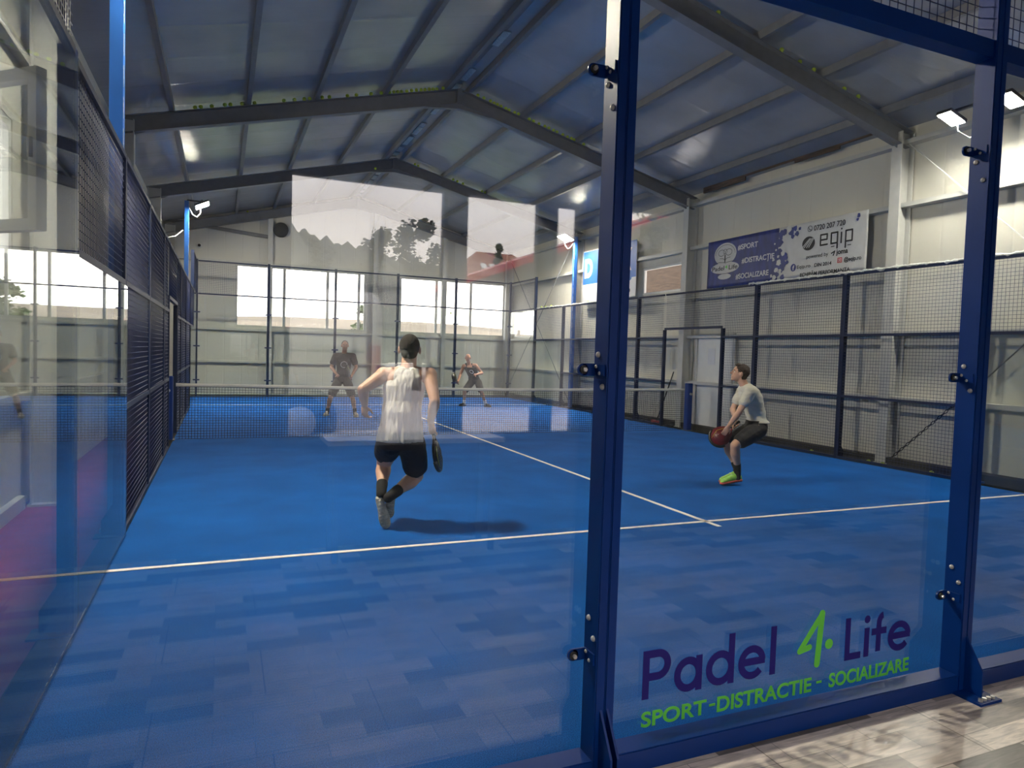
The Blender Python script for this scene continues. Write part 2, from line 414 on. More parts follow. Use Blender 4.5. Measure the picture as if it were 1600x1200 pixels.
f = window(9, 'y', XL-.08, 3.28, 5.1, 2.2, 3.45, [4.2], fr=.08)
sash = thing('window_sash', 'white framed window sash standing open at the left wall', 'window sash', (XL, 3.22, 2.24))
p0, p1 = V((-.99, 3.62, 0)), V((-.368, 3.05, 0)); L_ = (p1-p0).length; z0, z1, q = 2.248, 3.272, .075
RM = Matrix.Translation(p0) @ Matrix.Rotation(math.atan2(p1.y-p0.y, p1.x-p0.x), 4, 'Z')
def sash_part(n, bm, m): bmesh.ops.transform(bm, matrix=RM, verts=bm.verts); return obj(n, bm, m, sash)
bm = bmesh.new()
box(bm, 0, L_, -.035, .035, z0, z0+q); box(bm, 0, L_, -.035, .035, z1-q, z1); box(bm, 0, q, -.035, .035, z0+q, z1-q); box(bm, L_-q, L_, -.035, .035, z0+q, z1-q)
sash_part('sash_frame', bm, 'white'); sash_part('pane', B(q-.01, L_-q+.01, -.006, .006, z0+q-.01, z1-q+.01), 'pane')
sash_part('handle', B(L_-.05, L_-.03, -.06, -.035, 2.70, 2.83), 'bolt')
# frames: columns, rafters, purlins, girts
FR = [.15, 5.4, 10.62, 15.9, 21.2]
def ibeam(bm, a, b, h, w_, up_, t=.012):
    """I section from a to b; a,b are on the top-centre line; up_ web direction"""
    a, b = V(a), V(b); d = (b-a).normalized(); up_ = V(up_).normalized(); s = d.cross(up_).normalized()
    def slab(o0, hw, hh):
        q = [a+o0+s*hw*i+up_*hh*j for i, j in ((-1, -1), (1, -1), (1, 1), (-1, 1))]
        prism(bm, q, b-a)
    slab(-up_*t/2, w_/2, t/2); slab(-up_*(h-t/2), w_/2, t/2); slab(-up_*h/2, t/2, h/2-t)
    return bm
for y in FR:
    for s in (-1, 1):
        xc = -.78 if s < 0 else 10.42
        bm = bmesh.new(); top = rz(xc)-.05
        # flanges of the column face the court
        box(bm, xc-.14, xc-.125, y-.09, y+.09, 0, top); box(bm, xc+.125, xc+.14, y-.09, y+.09, 0, top); box(bm, xc-.125, xc+.125, y-.008, y+.008, 0, top)
        box(bm, xc-.16, xc+.16, y-.11, y+.11, 0, .02)
        struct(obj('column', bm, 'lsteel'), 'grey steel portal column against the %s wall' % ('left' if s < 0 else 'right'))
        bm = bmesh.new(); xe = XL+.06 if s < 0 else XR-.06
        e0 = V((xe, y, rz(xe))); e1 = V((RX, y, RZ)); upv = (e1-e0).cross(V((0, 1, 0))); upv = upv if upv.z > 0 else -upv
        ibeam(bm, e0, e1, .27, .16, upv)
        # haunches at eave and apex
        h0 = V((xe, y, rz(xe)-.27)); h1 = V((xe-s*.6, y, rz(xe-s*.6)-.27))
        prism(bm, [h0+V((0, -.006, .02)), h0+V((0, -.006, -.10)), h1+V((0, -.006, .02))], (0, .012, 0))
        q0 = V((RX, y, RZ-.27)); q1 = V((RX+s*.9, y, RZ-.27-SL*.9))
        prism(bm, [q0+V((0, -.05, .02)), q0+V((0, -.05, -.10)), q1+V((0, -.05, .02))], (0, .10, 0))
        if s > 0: box(bm, RX-.05, RX+.05, y-.078, y+.078, RZ-.30, RZ-.006)
        struct(obj('rafter_beam', bm, 'steel'), 'dark grey sloping roof beam')
for x in (-.1, 1.08, 2.2, 3.42, 4.6, 5.05, 6.2, 7.45, 8.62, 9.9):
    bm = B(x-.035, x+.035, YN, YF, rz(x)+.0, rz(x)+.115); struct(obj('purlin_beam', bm, 'steel'), 'grey roof purlin running the length of the hall')
n = 2
for z in (1.03, 2.06, 4.05, 5.02):
    bm = B(XR-.16, XR, YN, YF, z-.035, z+.035)
    struct(obj('trim_%d' % n, bm, 'lsteel')); n += 1
for z in (1.03, 2.06, 4.2):
    segs = [(XL, XR)] if z != 4.2 else [(XL, XR)]
    bm = B(XL, XR, YF-.12, YF, z-.035, z+.035); struct(obj('trim_%d' % n, bm, 'lsteel')); n += 1
for z in (1.03, 4.05):
    bm = B(XL, XL+.08, YN, YF, z-.035, z+.035); struct(obj('trim_%d' % n, bm, 'lsteel')); n += 1
for x in (2.1, 5.5, 7.95):
    bm = bmesh.new(); box(bm, x-.075, x+.075, YF-.20, YF-.02, 0, rz(x)-.1); struct(obj('column', bm, 'lsteel'), 'grey post on the end wall between the windows')
# slanting brace on the end wall
bm = bmesh.new(); ibeam(bm, (-.9, YF-.15, 5.35), (2.1, YF-.15, 5.10), .10, .08, (0, 0, 1)); struct(obj('brace_beam', bm, 'steel'), 'slanting brace on the end wall')
# wall bracing rods
def rod(name, pts, r, m, lab, cat):
    return tag(obj(name, tube(bmesh.new(), pts, r, 8), m, smooth=True), lab, cat)
rod('brace_rod', [(10.36, 5.25, 4.95), (10.36, .3, .12)], .009, 'white', 'thin pale brace rod slanting down from the near right column top', 'brace rod')
rod('brace_rod', [(10.32, 3.95, 1.33), (10.32, .3, 5.1)], .011, 'steel', 'dark brace rod rising from the hanging chain behind the near right glass', 'brace rod')
rod('brace_rod', [(10.34, 16.1, .2), (10.34, 21.0, 5.0)], .012, 'steel', 'dark brace rod rising toward the far right corner', 'brace rod')
rod('brace_rod', [(10.36, 16.1, 5.0), (10.36, 21.0, .2)], .012, 'steel', 'dark brace rod falling toward the far right corner', 'brace rod')
# chain
ch = thing('brace_chain', 'black link chain slanting up from the near right column foot', 'chain', (10.3, 5.22, .1))
a, b = V((10.3, 5.22, .12)), V((10.32, 4.0, 1.30)); N = 26
for i in range(N):
    c = a+(b-a)*((i+.5)/N); d = (b-a).normalized(); x, y = frame_of(d)
    if i % 2: x, y = y, x
    L = .040 if i < 23 else .055
    pts = [c+d*L*math.cos(t)+x*.017*math.sin(t) for t in [2*PI*k/10 for k in range(11)]]
    obj('link', tube(bmesh.new(), pts, .006, 6, False), 'black', ch, True)

for y0, y1, z0, lab in ((8.9, 10.2, 5.20, 'rusty brown eave board at the far end of the bannered bay'), (7.6, 8.9, 5.285, 'thin rusty eave board left of the stepped one'),
                        (6.6, 7.6, 5.235, 'stepped rusty eave board above the white half of the banner'), (5.6, 6.6, 5.29, 'thin rusty eave board beside the near right column')):
    tag(obj('eave_board', B(10.40, 10.43, y0, y1, z0, rz(10.43)+.115), 'brick'), lab, 'eave board')
# door in the right wall with a paper sheet
dr = struct(obj('door_1', B(XR-.06, XR-.005, 9.15, 10.3, 0, 2.05), 'white'))
bm = bmesh.new(); box(bm, XR-.09, XR-.06, 9.08, 9.15, 0, 2.12); box(bm, XR-.09, XR-.06, 10.3, 10.37, 0, 2.12); box(bm, XR-.09, XR-.06, 9.08, 10.37, 2.05, 2.12)
obj('door_frame', bm, 'lsteel', dr)
obj('door_rail', B(XR-.067, XR-.06, 9.15, 10.3, .99, 1.03), 'steel', dr)
obj('door_handle', tube(bmesh.new(), [(XR-.06, 9.3, 1.05), (XR-.11, 9.3, 1.05), (XR-.11, 9.42, 1.05)], .01, 8), 'bolt', dr)
tag(obj('paper_notice', B(XR-.064, XR-.0605, 9.72, 9.95, 1.45, 1.80), 'wink'), 'white paper sheet taped to the door in the right wall', 'notice')
mp = thing('broom', 'dark handled broom leaning on the wall beyond the net', 'broom', (10.35, 11.1, 0))
obj('handle', tube(bmesh.new(), [(10.22, 11.35, .05), (10.40, 11.0, 1.25)], .014, 8), 'black', mp, True)
obj('brush_head', B(10.17, 10.27, 11.2, 11.5, .0, .08), 'redpaint', mp)

# ------------------------------------------------------------------ court enclosure
def P3(ax, c, a, z):      # ax 'x': panel runs along X at Y=c ; 'y': runs along Y at X=c
    return V((a, c, z)) if ax == 'x' else V((c, a, z))
def pbox(bm, ax, c0, c1, a0, a1, z0, z1):
    return box(bm, a0, a1, c0, c1, z0, z1) if ax == 'x' else box(bm, c0, c1, a0, a1, z0, z1)
def glass(ax, c, a0, a1, z1, lab, out):
    bm = bmesh.new(); pbox(bm, ax, min(c, c+.012*out), max(c, c+.012*out), a0+.004, a1-.004, .02, z1-.01)
    bmesh.ops.bevel(bm, geom=bm.edges[:], offset=.001, segments=1, affect='EDGES')
    return tag(obj('court_glass', bm, 'glass'), lab, 'glass panel')
def wiremesh(bm, ax, c, a0, a1, z0, z1, r=.0026, pitch=.05):
    n = int(round((a1-a0)/pitch)); 
    for i in range(1, n):
        a = a0+(a1-a0)*i/n; tube(bm, [P3(ax, c, a, z0), P3(ax, c, a, z1)], r, 4)
    n = int(round((z1-z0)/pitch))
    for i in range(1, n):
        z = z0+(z1-z0)*i/n; tube(bm, [P3(ax, c+.004, a0, z), P3(ax, c+.004, a1, z)], r, 4)
    return bm
def fence(ax, c, a0, a1, z0, z1, rails, lab, out, grp='mesh fence panels around the court'):
    t = thing('mesh_fence', lab, 'wire fence panel', tuple(P3(ax, c, (a0+a1)/2, z0)), grp)
    obj('wire_mesh', wiremesh(bmesh.new(), ax, c+.02*out, a0+.041, a1-.041, z0, z1), 'wire', t, True)
    for z in rails:
        bm = bmesh.new(); lo, hi = sorted((c, c+.04*out)); pbox(bm, ax, lo, hi, a0+.041, a1-.041, z-.02, z+.02)
        obj('rail', bm, 'railblue', t)
    return t
def post(ax, c, a, z1, out, lab, near=False, w_=.08, d=.10, clips=(), gus=True, gsides=(-.014,), m='blue'):
    """steel post outside the court line; `out` = +-1 outward direction on the other axis"""
    t = thing('fence_post', lab, 'fence post', tuple(P3(ax, c+out*d/2, a, 0)))
    bm = bmesh.new(); lo, hi = sorted((c+.001*out, c+out*d))
    pbox(bm, ax, lo, hi, a-w_/2, a-.001, 0, z1); pbox(bm, ax, lo, hi, a+.001, a+w_/2, 0, z1)
    bmesh.ops.bevel(bm, geom=bm.edges[:], offset=.004, segments=2, affect='EDGES')
    obj('post_tube', bm, m, t)
    bm = bmesh.new(); lo, hi = sorted((c+out*.02, c+out*(d+.13))); pbox(bm, ax, lo, hi, a-.075, a+.075, -.001, .012)
    obj('base_plate', bm, m, t)
    if gus:
        for g in gsides:
            o0 = c+out*d; th = .009
            pts = [P3(ax, o0, a+g-th/2, .012), P3(ax, o0+out*.085, a+g-th/2, .012), P3(ax, o0+out*.085, a+g-th/2, .13), P3(ax, o0, a+g-th/2, .27)]
            bm = prism(bmesh.new(), pts, P3(ax, 0, th, 0)); bmesh.ops.recalc_face_normals(bm, faces=bm.faces)
            obj('gusset', bm, m, t)
    if near:
        for i in (-.045, -.018, .012, .042):
            q = P3(ax, c+out*(d+.108), a+i, .012)
            obj('anchor_bolt', tube(bmesh.new(), [q, q+V((0, 0, .012))], .011, 6), 'bolt', t)
        for z in clips:
            # a bent clamp reaching left over the pane, with its bolt, plus two dome bolts on the post side
            cb = bmesh.new(); y0 = c+out*.014
            xx = a-w_/2
            box(cb, xx-.006, xx, min(y0, y0+out*.07), max(y0, y0+out*.07), z-.02, z+.02)
            box(cb, xx-.055, xx-.006, min(y0, y0+out*.008), max(y0, y0+out*.008), z-.022, z+.022)
            tube(cb, [(xx-.055, y0, z), (xx-.055, y0+out*.008, z)], .022, 18)
            k = obj('clamp', cb, 'blue', t)
            kb = bmesh.new(); tube(kb, [(xx-.055, y0+out*.006, z), (xx-.055, y0+out*.016, z)], .015, 14)
            obj('rubber_washer', kb, 'black', k)
            kb = bmesh.new(); tube(kb, [(xx-.055, y0+out*.012, z), (xx-.055, y0+out*.028, z)], .008, 6)
            obj('clamp_bolt', kb, 'bolt', k)
            for dy, dz in ((.030, .012), (.055, -.012)):
                kb = bmesh.new(); ell(kb, (xx-.006, c+out*dy, z+dz), (.006, 0, 0), (0, .007, 0), (0, 0, .007), 10, 6); obj('rivet', kb, 'bolt', k, True)
            for dy, dz in ((.035, .14 if z < 1 else (.055 if z < 2 else -.05)), (.072, .075 if z < 1 else -.06 if z < 2 else -.14)):
                kb = bmesh.new(); ell(kb, (xx-.002, c+out*dy, z+dz), (.009, 0, 0), (0, .011, 0), (0, 0, .011), 12, 8); obj('dome_bolt', kb, 'bolt', t, True)
    return t
CL = (.452, 1.505, 2.57)
names_near = {0: 'blue steel enclosure post at the near left corner of the court', 2: 'tall blue steel post standing left of the lettered glass pane',
              4: 'tall blue steel post standing right of the lettered glass pane', 6: 'blue steel post of the near wall beyond the frame on the right',
              8: 'blue steel post of the near wall far to the right', 10: 'blue steel corner post at the near right of the court'}
for x in range(0, 11, 2):
    post('x', 0, x, 4.05, -1, names_near[x], near=x in (2, 4), clips=CL if x in (2, 4) else (), gsides=(-.016, .012) if x == 2 else (.0,), gus=x in (2, 4))
gl = {0: 'large clear glass pane left of the tall near post, full of reflections', 2: 'clear glass pane carrying the club lettering', 4: 'clear glass pane right of the tall right-hand near post',
      6: 'clear near glass pane beyond the right edge of view', 8: 'last clear near glass pane at the right corner'}
for x in range(0, 10, 2):
    glass('x', 0, x, x+2, 3.0, gl[x], 1)
    tt = fence('x', 0, x, x+2, 3.04, 4.0, (4.0,), 'dark wire mesh panel above the near glass, %s' % {0: 'at the left corner', 2: 'above the lettered pane', 4: 'right of the right-hand post', 6: 'outside the view', 8: 'at the right corner'}[x], -1)
    bm = bmesh.new(); box(bm, x+.041, x+1.959, -.085, -.005, 2.985, 3.065)
    tag(obj('cross_beam', bm, 'blue'), 'blue cross beam on top of the %s' % {0: 'left near glass pane', 2: 'lettered glass pane', 4: 'near glass pane right of the post', 6: 'fourth near glass pane', 8: 'last near glass pane'}[x], 'beam')
    bm = bmesh.new(); box(bm, x+.041, x+1.959, -.10, -.002, 0.001, .085)
    bmesh.ops.bevel(bm, geom=bm.edges[:], offset=.004, segments=2, affect='EDGES')
    tag(obj('base_beam', bm, 'blue'), 'blue base beam under the %s' % {0: 'left near glass pane', 2: 'lettered glass pane', 4: 'near glass pane right of the post', 6: 'fourth near glass pane', 8: 'last near glass pane'}[x], 'beam')
# far end wall
for x in range(0, 11, 2):
    post('x', 20, x, 4.05, 1, 'dark blue far end post, %s' % {0: 'at the far left corner', 2: 'second from the far left corner', 4: 'third from the far left corner', 6: 'fourth from the far left corner', 8: 'just left of the far player in the vest', 10: 'at the far right corner'}[x], gus=False, w_=.07, m='railblue')
    if x < 10:
        glass('x', 20, x, x+2, 3.0, 'clear far end glass pane, %s' % ['leftmost of five', 'second of five from the left', 'middle of five', 'fourth of five from the left', 'rightmost of five'][x//2], -1)
        fence('x', 20, x, x+2, 3.04, 4.0, (3.04, 4.0), 'dark mesh panel on top of the far end glass, %s' % ['leftmost of five', 'second from the left', 'middle of five', 'fourth from the left', 'rightmost of five'][x//2], 1)
# far end clamps as little dark brackets on the posts
bpy.context.view_layer.update()
for o in list(C.objects):
    if o.name.startswith('fence_post') and o.location.y > 20 and 0 <= o.location.x <= 10:
        for z in (.5, 1.5, 2.5):
            x = o.location.x
            obj('clamp', B(x-.10, x+.10, 19.985, 20.012, z-.02, z+.02), 'wire', o)
# side walls
for c, out, sd in ((0, -1, 'left'), (10, 1, 'right')):
    for a, h in ((2, 3.05), (4, 3.02), (6, 3.0), (8, 3.0), (12, 3.0), (14, 3.0), (16, 3.02), (18, 4.05)):
        if a == 14 and sd == 'right': continue
        post('y', c, a, h, out, '%s side blue fence post %s' % (sd, {2: 'between the two near glass panes', 4: 'where the near glass ends and mesh starts', 6: 'one panel past the near glass', 8: 'nearest before the door gap', 12: 'first beyond the net door gap', 14: 'midway in the far half', 16: 'beside the far floodlight pole', 18: 'two metres before the far corner'}[a]), w_=.08, d=.08, gsides=(0,), m='railblue' if a > 2 else 'blue')
    for a, wh in ((8.92, 'near side'), (10.9, 'far side')):
        post('y', c, a, 2.2, out, '%s side blue door post on the %s of the net' % (sd, wh), w_=.06, d=.07, gus=False, m='railblue')
    tag(obj('door_lintel', B(min(c, c+out*.05), max(c, c+out*.05), 8.95, 10.87, 2.2, 2.25), 'railblue'), 'blue lintel bar over the %s side court entrance' % sd, 'lintel')
    glass('y', c, 0.01, 2, 3.0, 'tall clear side glass pane at the near %s corner' % sd, -out)
    glass('y', c, 2, 4, 2.0, 'lower clear side glass pane second from the near %s corner' % sd, -out)
    glass('y', c, 16, 18, 2.0, 'lower clear side glass pane in the far half, %s side' % sd, -out)
    glass('y', c, 18, 19.98, 3.0, 'tall clear side glass pane at the far %s corner' % sd, -out)
    S = ' %s side' % sd
    fence('y', c, 0, 2, 3.0, 4.0, (3.03, 4.0), 'mesh panel above the tall near glass,' + S, out)
    fence('y', c, 2, 4, 2.0, 3.0, (2.02, 3.0), 'mesh panel above the low near glass,' + S, out)
    fence('y', c, 16, 18, 2.0, 3.0, (2.02, 3.0), 'mesh panel above the low far glass,' + S, out)
    fence('y', c, 18, 20, 3.0, 4.0, (3.03, 4.0), 'mesh panel above the tall far corner glass,' + S, out)
    for a, b, t_ in ((4, 6, 'first full height mesh panel after the near glass,'), (6, 8, 'second full height mesh panel after the near glass,'), (8, 8.92, 'narrow mesh panel before the court entrance,'),
                     (10.9, 12, 'narrow mesh panel just past the court entrance,'), (12, 14, 'full height mesh panel in the middle of the far half,'), (14, 16, 'full height mesh panel before the far glass,')):
        fence('y', c, a, b, 0.02, 3.0, (.03, 1.03, 2.02, 3.0), t_ + S, out)
    fence('y', c, 8.92, 10.9, 2.25, 3.0, (3.0,), 'short mesh panel over the court entrance,' + S, out)
# pale wrap along the top rail of the right fence
def wrap(a0, a1, lab, x=10.02, z=3.03):
    bm = bmesh.new(); pts = []; rs = []; k = a0
    while k < a1: pts.append((x+random.uniform(-.012, .012), k, z+random.uniform(-.012, .012))); rs.append(random.uniform(.012, .032)); k += .05
    tag(obj('plastic_wrap', tube(bm, pts, rs, 7), 'tape', smooth=True), lab, 'plastic wrap')
wrap(2.1, 8.2, 'crumpled pale plastic wrap along the near part of the right fence top')
wrap(14.0, 17.9, 'crumpled pale plastic wrap along the far part of the right fence top')

# ------------------------------------------------------------------ net
nt = thing('padel_net', 'dark padel net with a white top band stretched across the court', 'net', (5, 10, 0))
def ntop(x): return .90-.035*math.sin(PI*min(max(x/10, 0), 1))
bm = bmesh.new()
for i in range(1, 221):
    x = .04+9.92*i/221; tube(bm, [(x, 10, .012), (x, 10, ntop(x)-.03)], .0032, 4)
for j in range(21):
    f = j/20; tube(bm, [(.04+9.92*k/24, 10.003, .012+(ntop(.04+9.92*k/24)-.05)*f) for k in range(25)], .0032, 4)
obj('netting', bm, 'net', nt, True)
bm = bmesh.new()
loft(bm, [((.03+9.94*k/30, 10, ntop(.03+9.94*k/30)-.01), (0, .012, 0), (0, 0, .027)) for k in range(31)], 8)
obj('top_band', bm, 'band', nt, True)
for x0, sd in ((-.07, 'left'), (10.07, 'right')):
    t = thing('net_post', 'blue box shaped net post on the %s side of the court' % sd, 'net post', (x0, 10, 0))
    bm = B(x0-.06, x0+.06, 9.92, 10.05, 0, 1.03); bmesh.ops.bevel(bm, geom=bm.edges[:], offset=.008, segments=2, affect='EDGES'); obj('post_box', bm, 'blue', t)
    obj('base_plate', B(x0-.09, x0+.09, 9.86, 10.11, 0, .012), 'black', t)
    obj('winch', tube(bmesh.new(), [(x0, 9.92, .8), (x0, 9.88, .8)], .025, 12), 'bolt', t, True)

# ------------------------------------------------------------------ floodlights
def flood(x, y, side, lab, zt=5.05, far=True, dys=(-.16, .12), hx=.34, tilt=.45):
    t = thing('floodlight_pole', lab, 'floodlight', (x, y, 0))
    bm = B(x-.05, x+.05, y-.05, y+.05, 0, zt); bmesh.ops.bevel(bm, geom=bm.edges[:], offset=.004, segments=1, affect='EDGES')
    obj('pole', bm, 'lblue', t)
    bm = bmesh.new()
    for i in range(int(zt/.25)): box(bm, x+side*.05, x+side*.053, y-.05, y-.042, .1+i*.25, .27+i*.25)
    obj('edge_strip', bm, 'tape', t)
    obj('base_plate', B(x-.10, x+.10, y-.10, y+.10, -.02, .02), 'lblue', t)
    obj('crossarm', B(min(x, x+side*hx), max(x, x+side*hx), y-.02, y+.02, zt, zt+.03), 'black', t)
    obj('crossarm', B(x+side*hx-.02, x+side*hx+.02, y+dys[0], y+dys[1], zt, zt+.03), 'black', t)
    for dy in dys:
        cx, cy_, cz = x+side*hx, y+dy, zt-.07
        a = -tilt*side; bm = bmesh.new()
        R = Matrix.Translation((cx, cy_, cz)) @ Matrix.Rotation(a, 4, 'Y')
        box(bm, -.17, .17, -.105, .105, -.01, .035); 
        for k in range(7): box(bm, -.13+k*.04, -.122+k*.04, -.08, .08, .035, .055)
        bmesh.ops.transform(bm, matrix=R, verts=bm.verts); h = obj('lamp_head', bm, 'black', t)
        bm = box(bmesh.new(), -.155, .155, -.09, .09, -.016, -.0101); bmesh.ops.transform(bm, matrix=R, verts=bm.verts)
        obj('led_panel', bm, 'led' if far else 'ledcool', h)
    bm = tube(bmesh.new(), [(x+side*(hx-.04), y+dys[1]*.8, zt-.03), (x+side*(hx-.04), y+dys[1]*.8, zt-.25), (x+side*.22, y+dys[1]*.5, zt-.36), (x+side*.12, y+.08, zt-.30), (x+side*.05, y+.0, zt-.15)], .008, 8)
    obj('cable', bm, 'white', t, True)
flood(-.10, 4.25, 1, 'blue floodlight pole at the near left side of the court', 5.15)
flood(10.14, 3.86, -1, 'blue floodlight pole with bright lamp at the near right', 5.0, far=False, dys=(-.42, .34), hx=.36, tilt=.30)
flood(-.12, 16.4, 1, 'blue floodlight pole with twin lamps at the far left', 5.02)
flood(10.12, 15.55, -1, 'blue floodlight pole with twin lamps at the far right', 5.0)
bm = tube(bmesh.new(), [(-.2, 16.35, 4.3), (-.35, 16.2, 4.12), (-.5, 15.9, 4.03), (-.72, 15.9, 4.05)], .012, 8)
tag(obj('cable', bm, 'white', smooth=True), 'pale cable sagging from the far left floodlight pole to the wall', 'cable')

# wall fan, speaker
t = thing('wall_fan', 'round dark fan high on the far end wall', 'fan', (2.42, YF-.12, 5.32))
obj('housing', tube(bmesh.new(), [(2.42, YF, 5.32), (2.42, YF-.16, 5.32)], .23, 28), 'black', t, True)
bm = bmesh.new()
for r in (.05, .09, .13, .17, .21): tube(bm, [(2.42+r*math.cos(2*PI*k/24), YF-.165, 5.32+r*math.sin(2*PI*k/24)) for k in range(25)], .005, 5, False)
obj('guard', bm, 'steel', t, True)
t = thing('wall_speaker', 'small round white speaker on the far end wall, left side', 'speaker', (.02, YF-.1, 4.62))
obj('rim', tube(bmesh.new(), [(.02, YF, 4.62), (.02, YF-.05, 4.62)], .075, 20), 'white', t, True)
obj('cone', tube(bmesh.new(), [(.02, YF-.05, 4.62), (.02, YF-.056, 4.62)], .045, 20), 'black', t, True)

# ------------------------------------------------------------------ writing
def text(name, s, mtx, size, m, parent, bold=.0, sx=1.0, ext=.0008, align='LEFT', space=1.0):
    cu = bpy.data.curves.new(name, 'FONT'); cu.body = s; cu.size = size; cu.extrude = ext; cu.offset = bold; cu.align_x = align; cu.space_character = space
    cu.materials.append(MT[m]); o = bpy.data.objects.new(name, cu); C.objects.link(o)
    o.matrix_world = mtx @ Matrix.Diagonal((sx, 1, 1, 1))
    mw = o.matrix_world.copy()
    dg = bpy.context.evaluated_depsgraph_get()
    me = bpy.data.meshes.new_from_object(o.evaluated_get(dg)); me.transform(mw); 
    bpy.data.objects.remove(o); o = bpy.data.objects.new(name, me); C.objects.link(o)
    if parent: o.parent = parent; o.matrix_parent_inverse = parent.matrix_basis.inverted()
    return o
SN = 0
def stroke(bm, pts, w_, mtx, th=.0008, n=10):
    """flat round-ended stroke in local XY; every piece is a hair thicker than the one before"""
    global SN
    for a, b in zip(pts, pts[1:]):
        SN = (SN+1) % 23; th = .0008+.00003*SN
        a, b = V((*a, 0)), V((*b, 0)); d = (b-a).normalized(); s = V((-d.y, d.x, 0)); r = w_/2
        q = [a+s*r*math.cos(t)-d*r*math.sin(t) for t in [PI*k/n for k in range(n+1)]]
        q += [b-s*r*math.cos(t)+d*r*math.sin(t) for t in [PI*k/n for k in range(n+1)]]
        prism(bm, [mtx @ p for p in q], (mtx.to_3x3() @ V((0, 0, th))))
    bmesh.ops.recalc_face_normals(bm, faces=bm.faces)
    return bm
FX = Matrix(((1, 0, 0, 0), (0, 0, -1, -.0005), (0, 1, 0, 0), (0, 0, 0, 1)))     # local XY -> world XZ facing -Y
def fx(x, z): m = FX.copy(); m.translation = V((x, -.0012, z)); return m
st = thing('glass_sticker', 'club name lettering stuck on the glass, purple and green', 'sign', (3, 0, .1))
def fit(o, x0, x1, z0, z1, slant=0):
    me = o.data; xs = [v.co.x for v in me.vertices]; zs = [v.co.z for v in me.vertices]
    a, b, c, d = min(xs), max(xs), min(zs), max(zs)
    for v in me.vertices:
        v.co.x = x0+(v.co.x-a)/(b-a)*(x1-x0); v.co.z = z0+(v.co.z-c)/(d-c)*(z1-z0)
        v.co.x += slant*(v.co.z-z0)
def letter(shapes, u0, u1, z0, z1, wd, parent, m='navy'):
    """geometric lettering: shapes are strokes in letter space (x right, y up in x-height units), drawn flat on the glass"""
    bm = bmesh.new(); mm = fx(0, 0)
    X0 = min(min(p[0] for p in q) for q in shapes); X1 = max(max(p[0] for p in q) for q in shapes)
    Y0 = min(min(p[1] for p in q) for q in shapes); Y1 = max(max(p[1] for p in q) for q in shapes)
    fxx = lambda p: (u0+wd/2+(p[0]-X0)/max(X1-X0, 1e-6)*(u1-u0-wd) if X1 > X0 else (u0+u1)/2, z0+wd/2+(p[1]-Y0)/(Y1-Y0)*(z1-z0-wd))
    for qi, q in enumerate(shapes):
        pts = [fxx(p) for p in q]
        L = [V((*p, 0)) for p in pts]; nrm = []
        for i in range(len(L)):
            d = (L[min(i+1, len(L)-1)]-L[max(i-1, 0)]).normalized(); nrm.append(V((-d.y, d.x, 0)))
        h = wd/2; ext0 = (L[0]-L[1]).normalized()*h*(len(L) == 2); ext1 = (L[-1]-L[-2]).normalized()*h*(len(L) == 2)
        for i in range(len(L)-1):
            a_, b_ = L[i]+(ext0 if i == 0 else V()), L[i+1]+(ext1 if i == len(L)-2 else V())
            prism(bm, [mm @ (a_+nrm[i]*h), mm @ (a_-nrm[i]*h), mm @ (b_-nrm[i+1]*h), mm @ (b_+nrm[i+1]*h)], mm.to_3x3() @ V((0, 0, .0008+.0003*qi+(.00015 if i % 2 and len(L) < 4 else 0))))
    bmesh.ops.recalc_face_normals(bm, faces=bm.faces)
    return obj('lettering', bm, m, parent)
def ar(cx, cy, r, a0, a1, n=20, ry=None): return [(cx+r*math.cos(math.radians(a0+(a1-a0)*k/n)), cy+(ry or r)*math.sin(math.radians(a0+(a1-a0)*k/n))) for k in range(n+1)]
WD = .031
# cap band .216-.410 ; x-height .150 ; ascender .425
letter([[(0, 0), (0, 1)], [(0, 1), (.35, 1)]+ar(.35, .72, .28, 90, -90, 14)+[(0, .44)]], 2.228, 2.360, .216, .410, WD, st)
letter([ar(.4, .4, .4, 0, 360, 28), [(.8, 0), (.8, .8)]], 2.378, 2.515, .214, .358, WD, st)
letter([ar(.4, .4, .4, 0, 360, 28), [(.8, 0), (.8, 1.25)]], 2.535, 2.680, .214, .425, WD, st)
letter([[(0.05, .42), (.78, .42)], ar(.4, .4, .4, 5, 320, 26)], 2.702, 2.848, .213, .358, WD, st)
letter([[(0, 0), (0, 1)]], 2.872, 2.906, .215, .425, WD, st)
letter([[(0, 1), (0, 0)], [(0, 0), (.55, 0)]], 3.312, 3.412, .210, .405, WD, st)
letter([[(0, 0), (0, 1)]], 3.432, 3.465, .210, .345, WD, st)
bm = bmesh.new(); stroke(bm, [(3.4485, .385), (3.4486, .385)], .036, fx(0, 0), n=14); obj('lettering', bm, 'navy', st)
letter([[(.25, 0), (.25, .85)]+ar(.5, .85, .25, 180, 95, 8), [(0, .62), (.55, .62)]], 3.480, 3.575, .210, .410, WD, st)
letter([[(0.05, .42), (.78, .42)], ar(.4, .4, .4, 5, 320, 26)], 3.588, 3.740, .208, .352, WD, st)
bm = bmesh.new(); M4 = fx(0, 0)
stroke(bm, [(3.164, .447), (3.040, .293), (3.098, .304)], .027, M4); stroke(bm, [(3.164, .447), (3.146, .222)], .033, M4)
stroke(bm, [(3.213, .303), (3.2131, .303)], .046, M4, n=16)
obj('numeral_four', bm, 'green', st)
fit(text('lettering', 'SPORT', fx(0, 0), .1, 'green', st, bold=.0022), 2.230, 2.545, .103, .166)
fit(text('lettering', '-', fx(0, 0), .1, 'green', st, bold=.0022), 2.560, 2.590, .132, .142)
fit(text('lettering', 'DISTRACTIE', fx(0, 0), .1, 'green', st, bold=.0022), 2.600, 3.120, .100, .166)
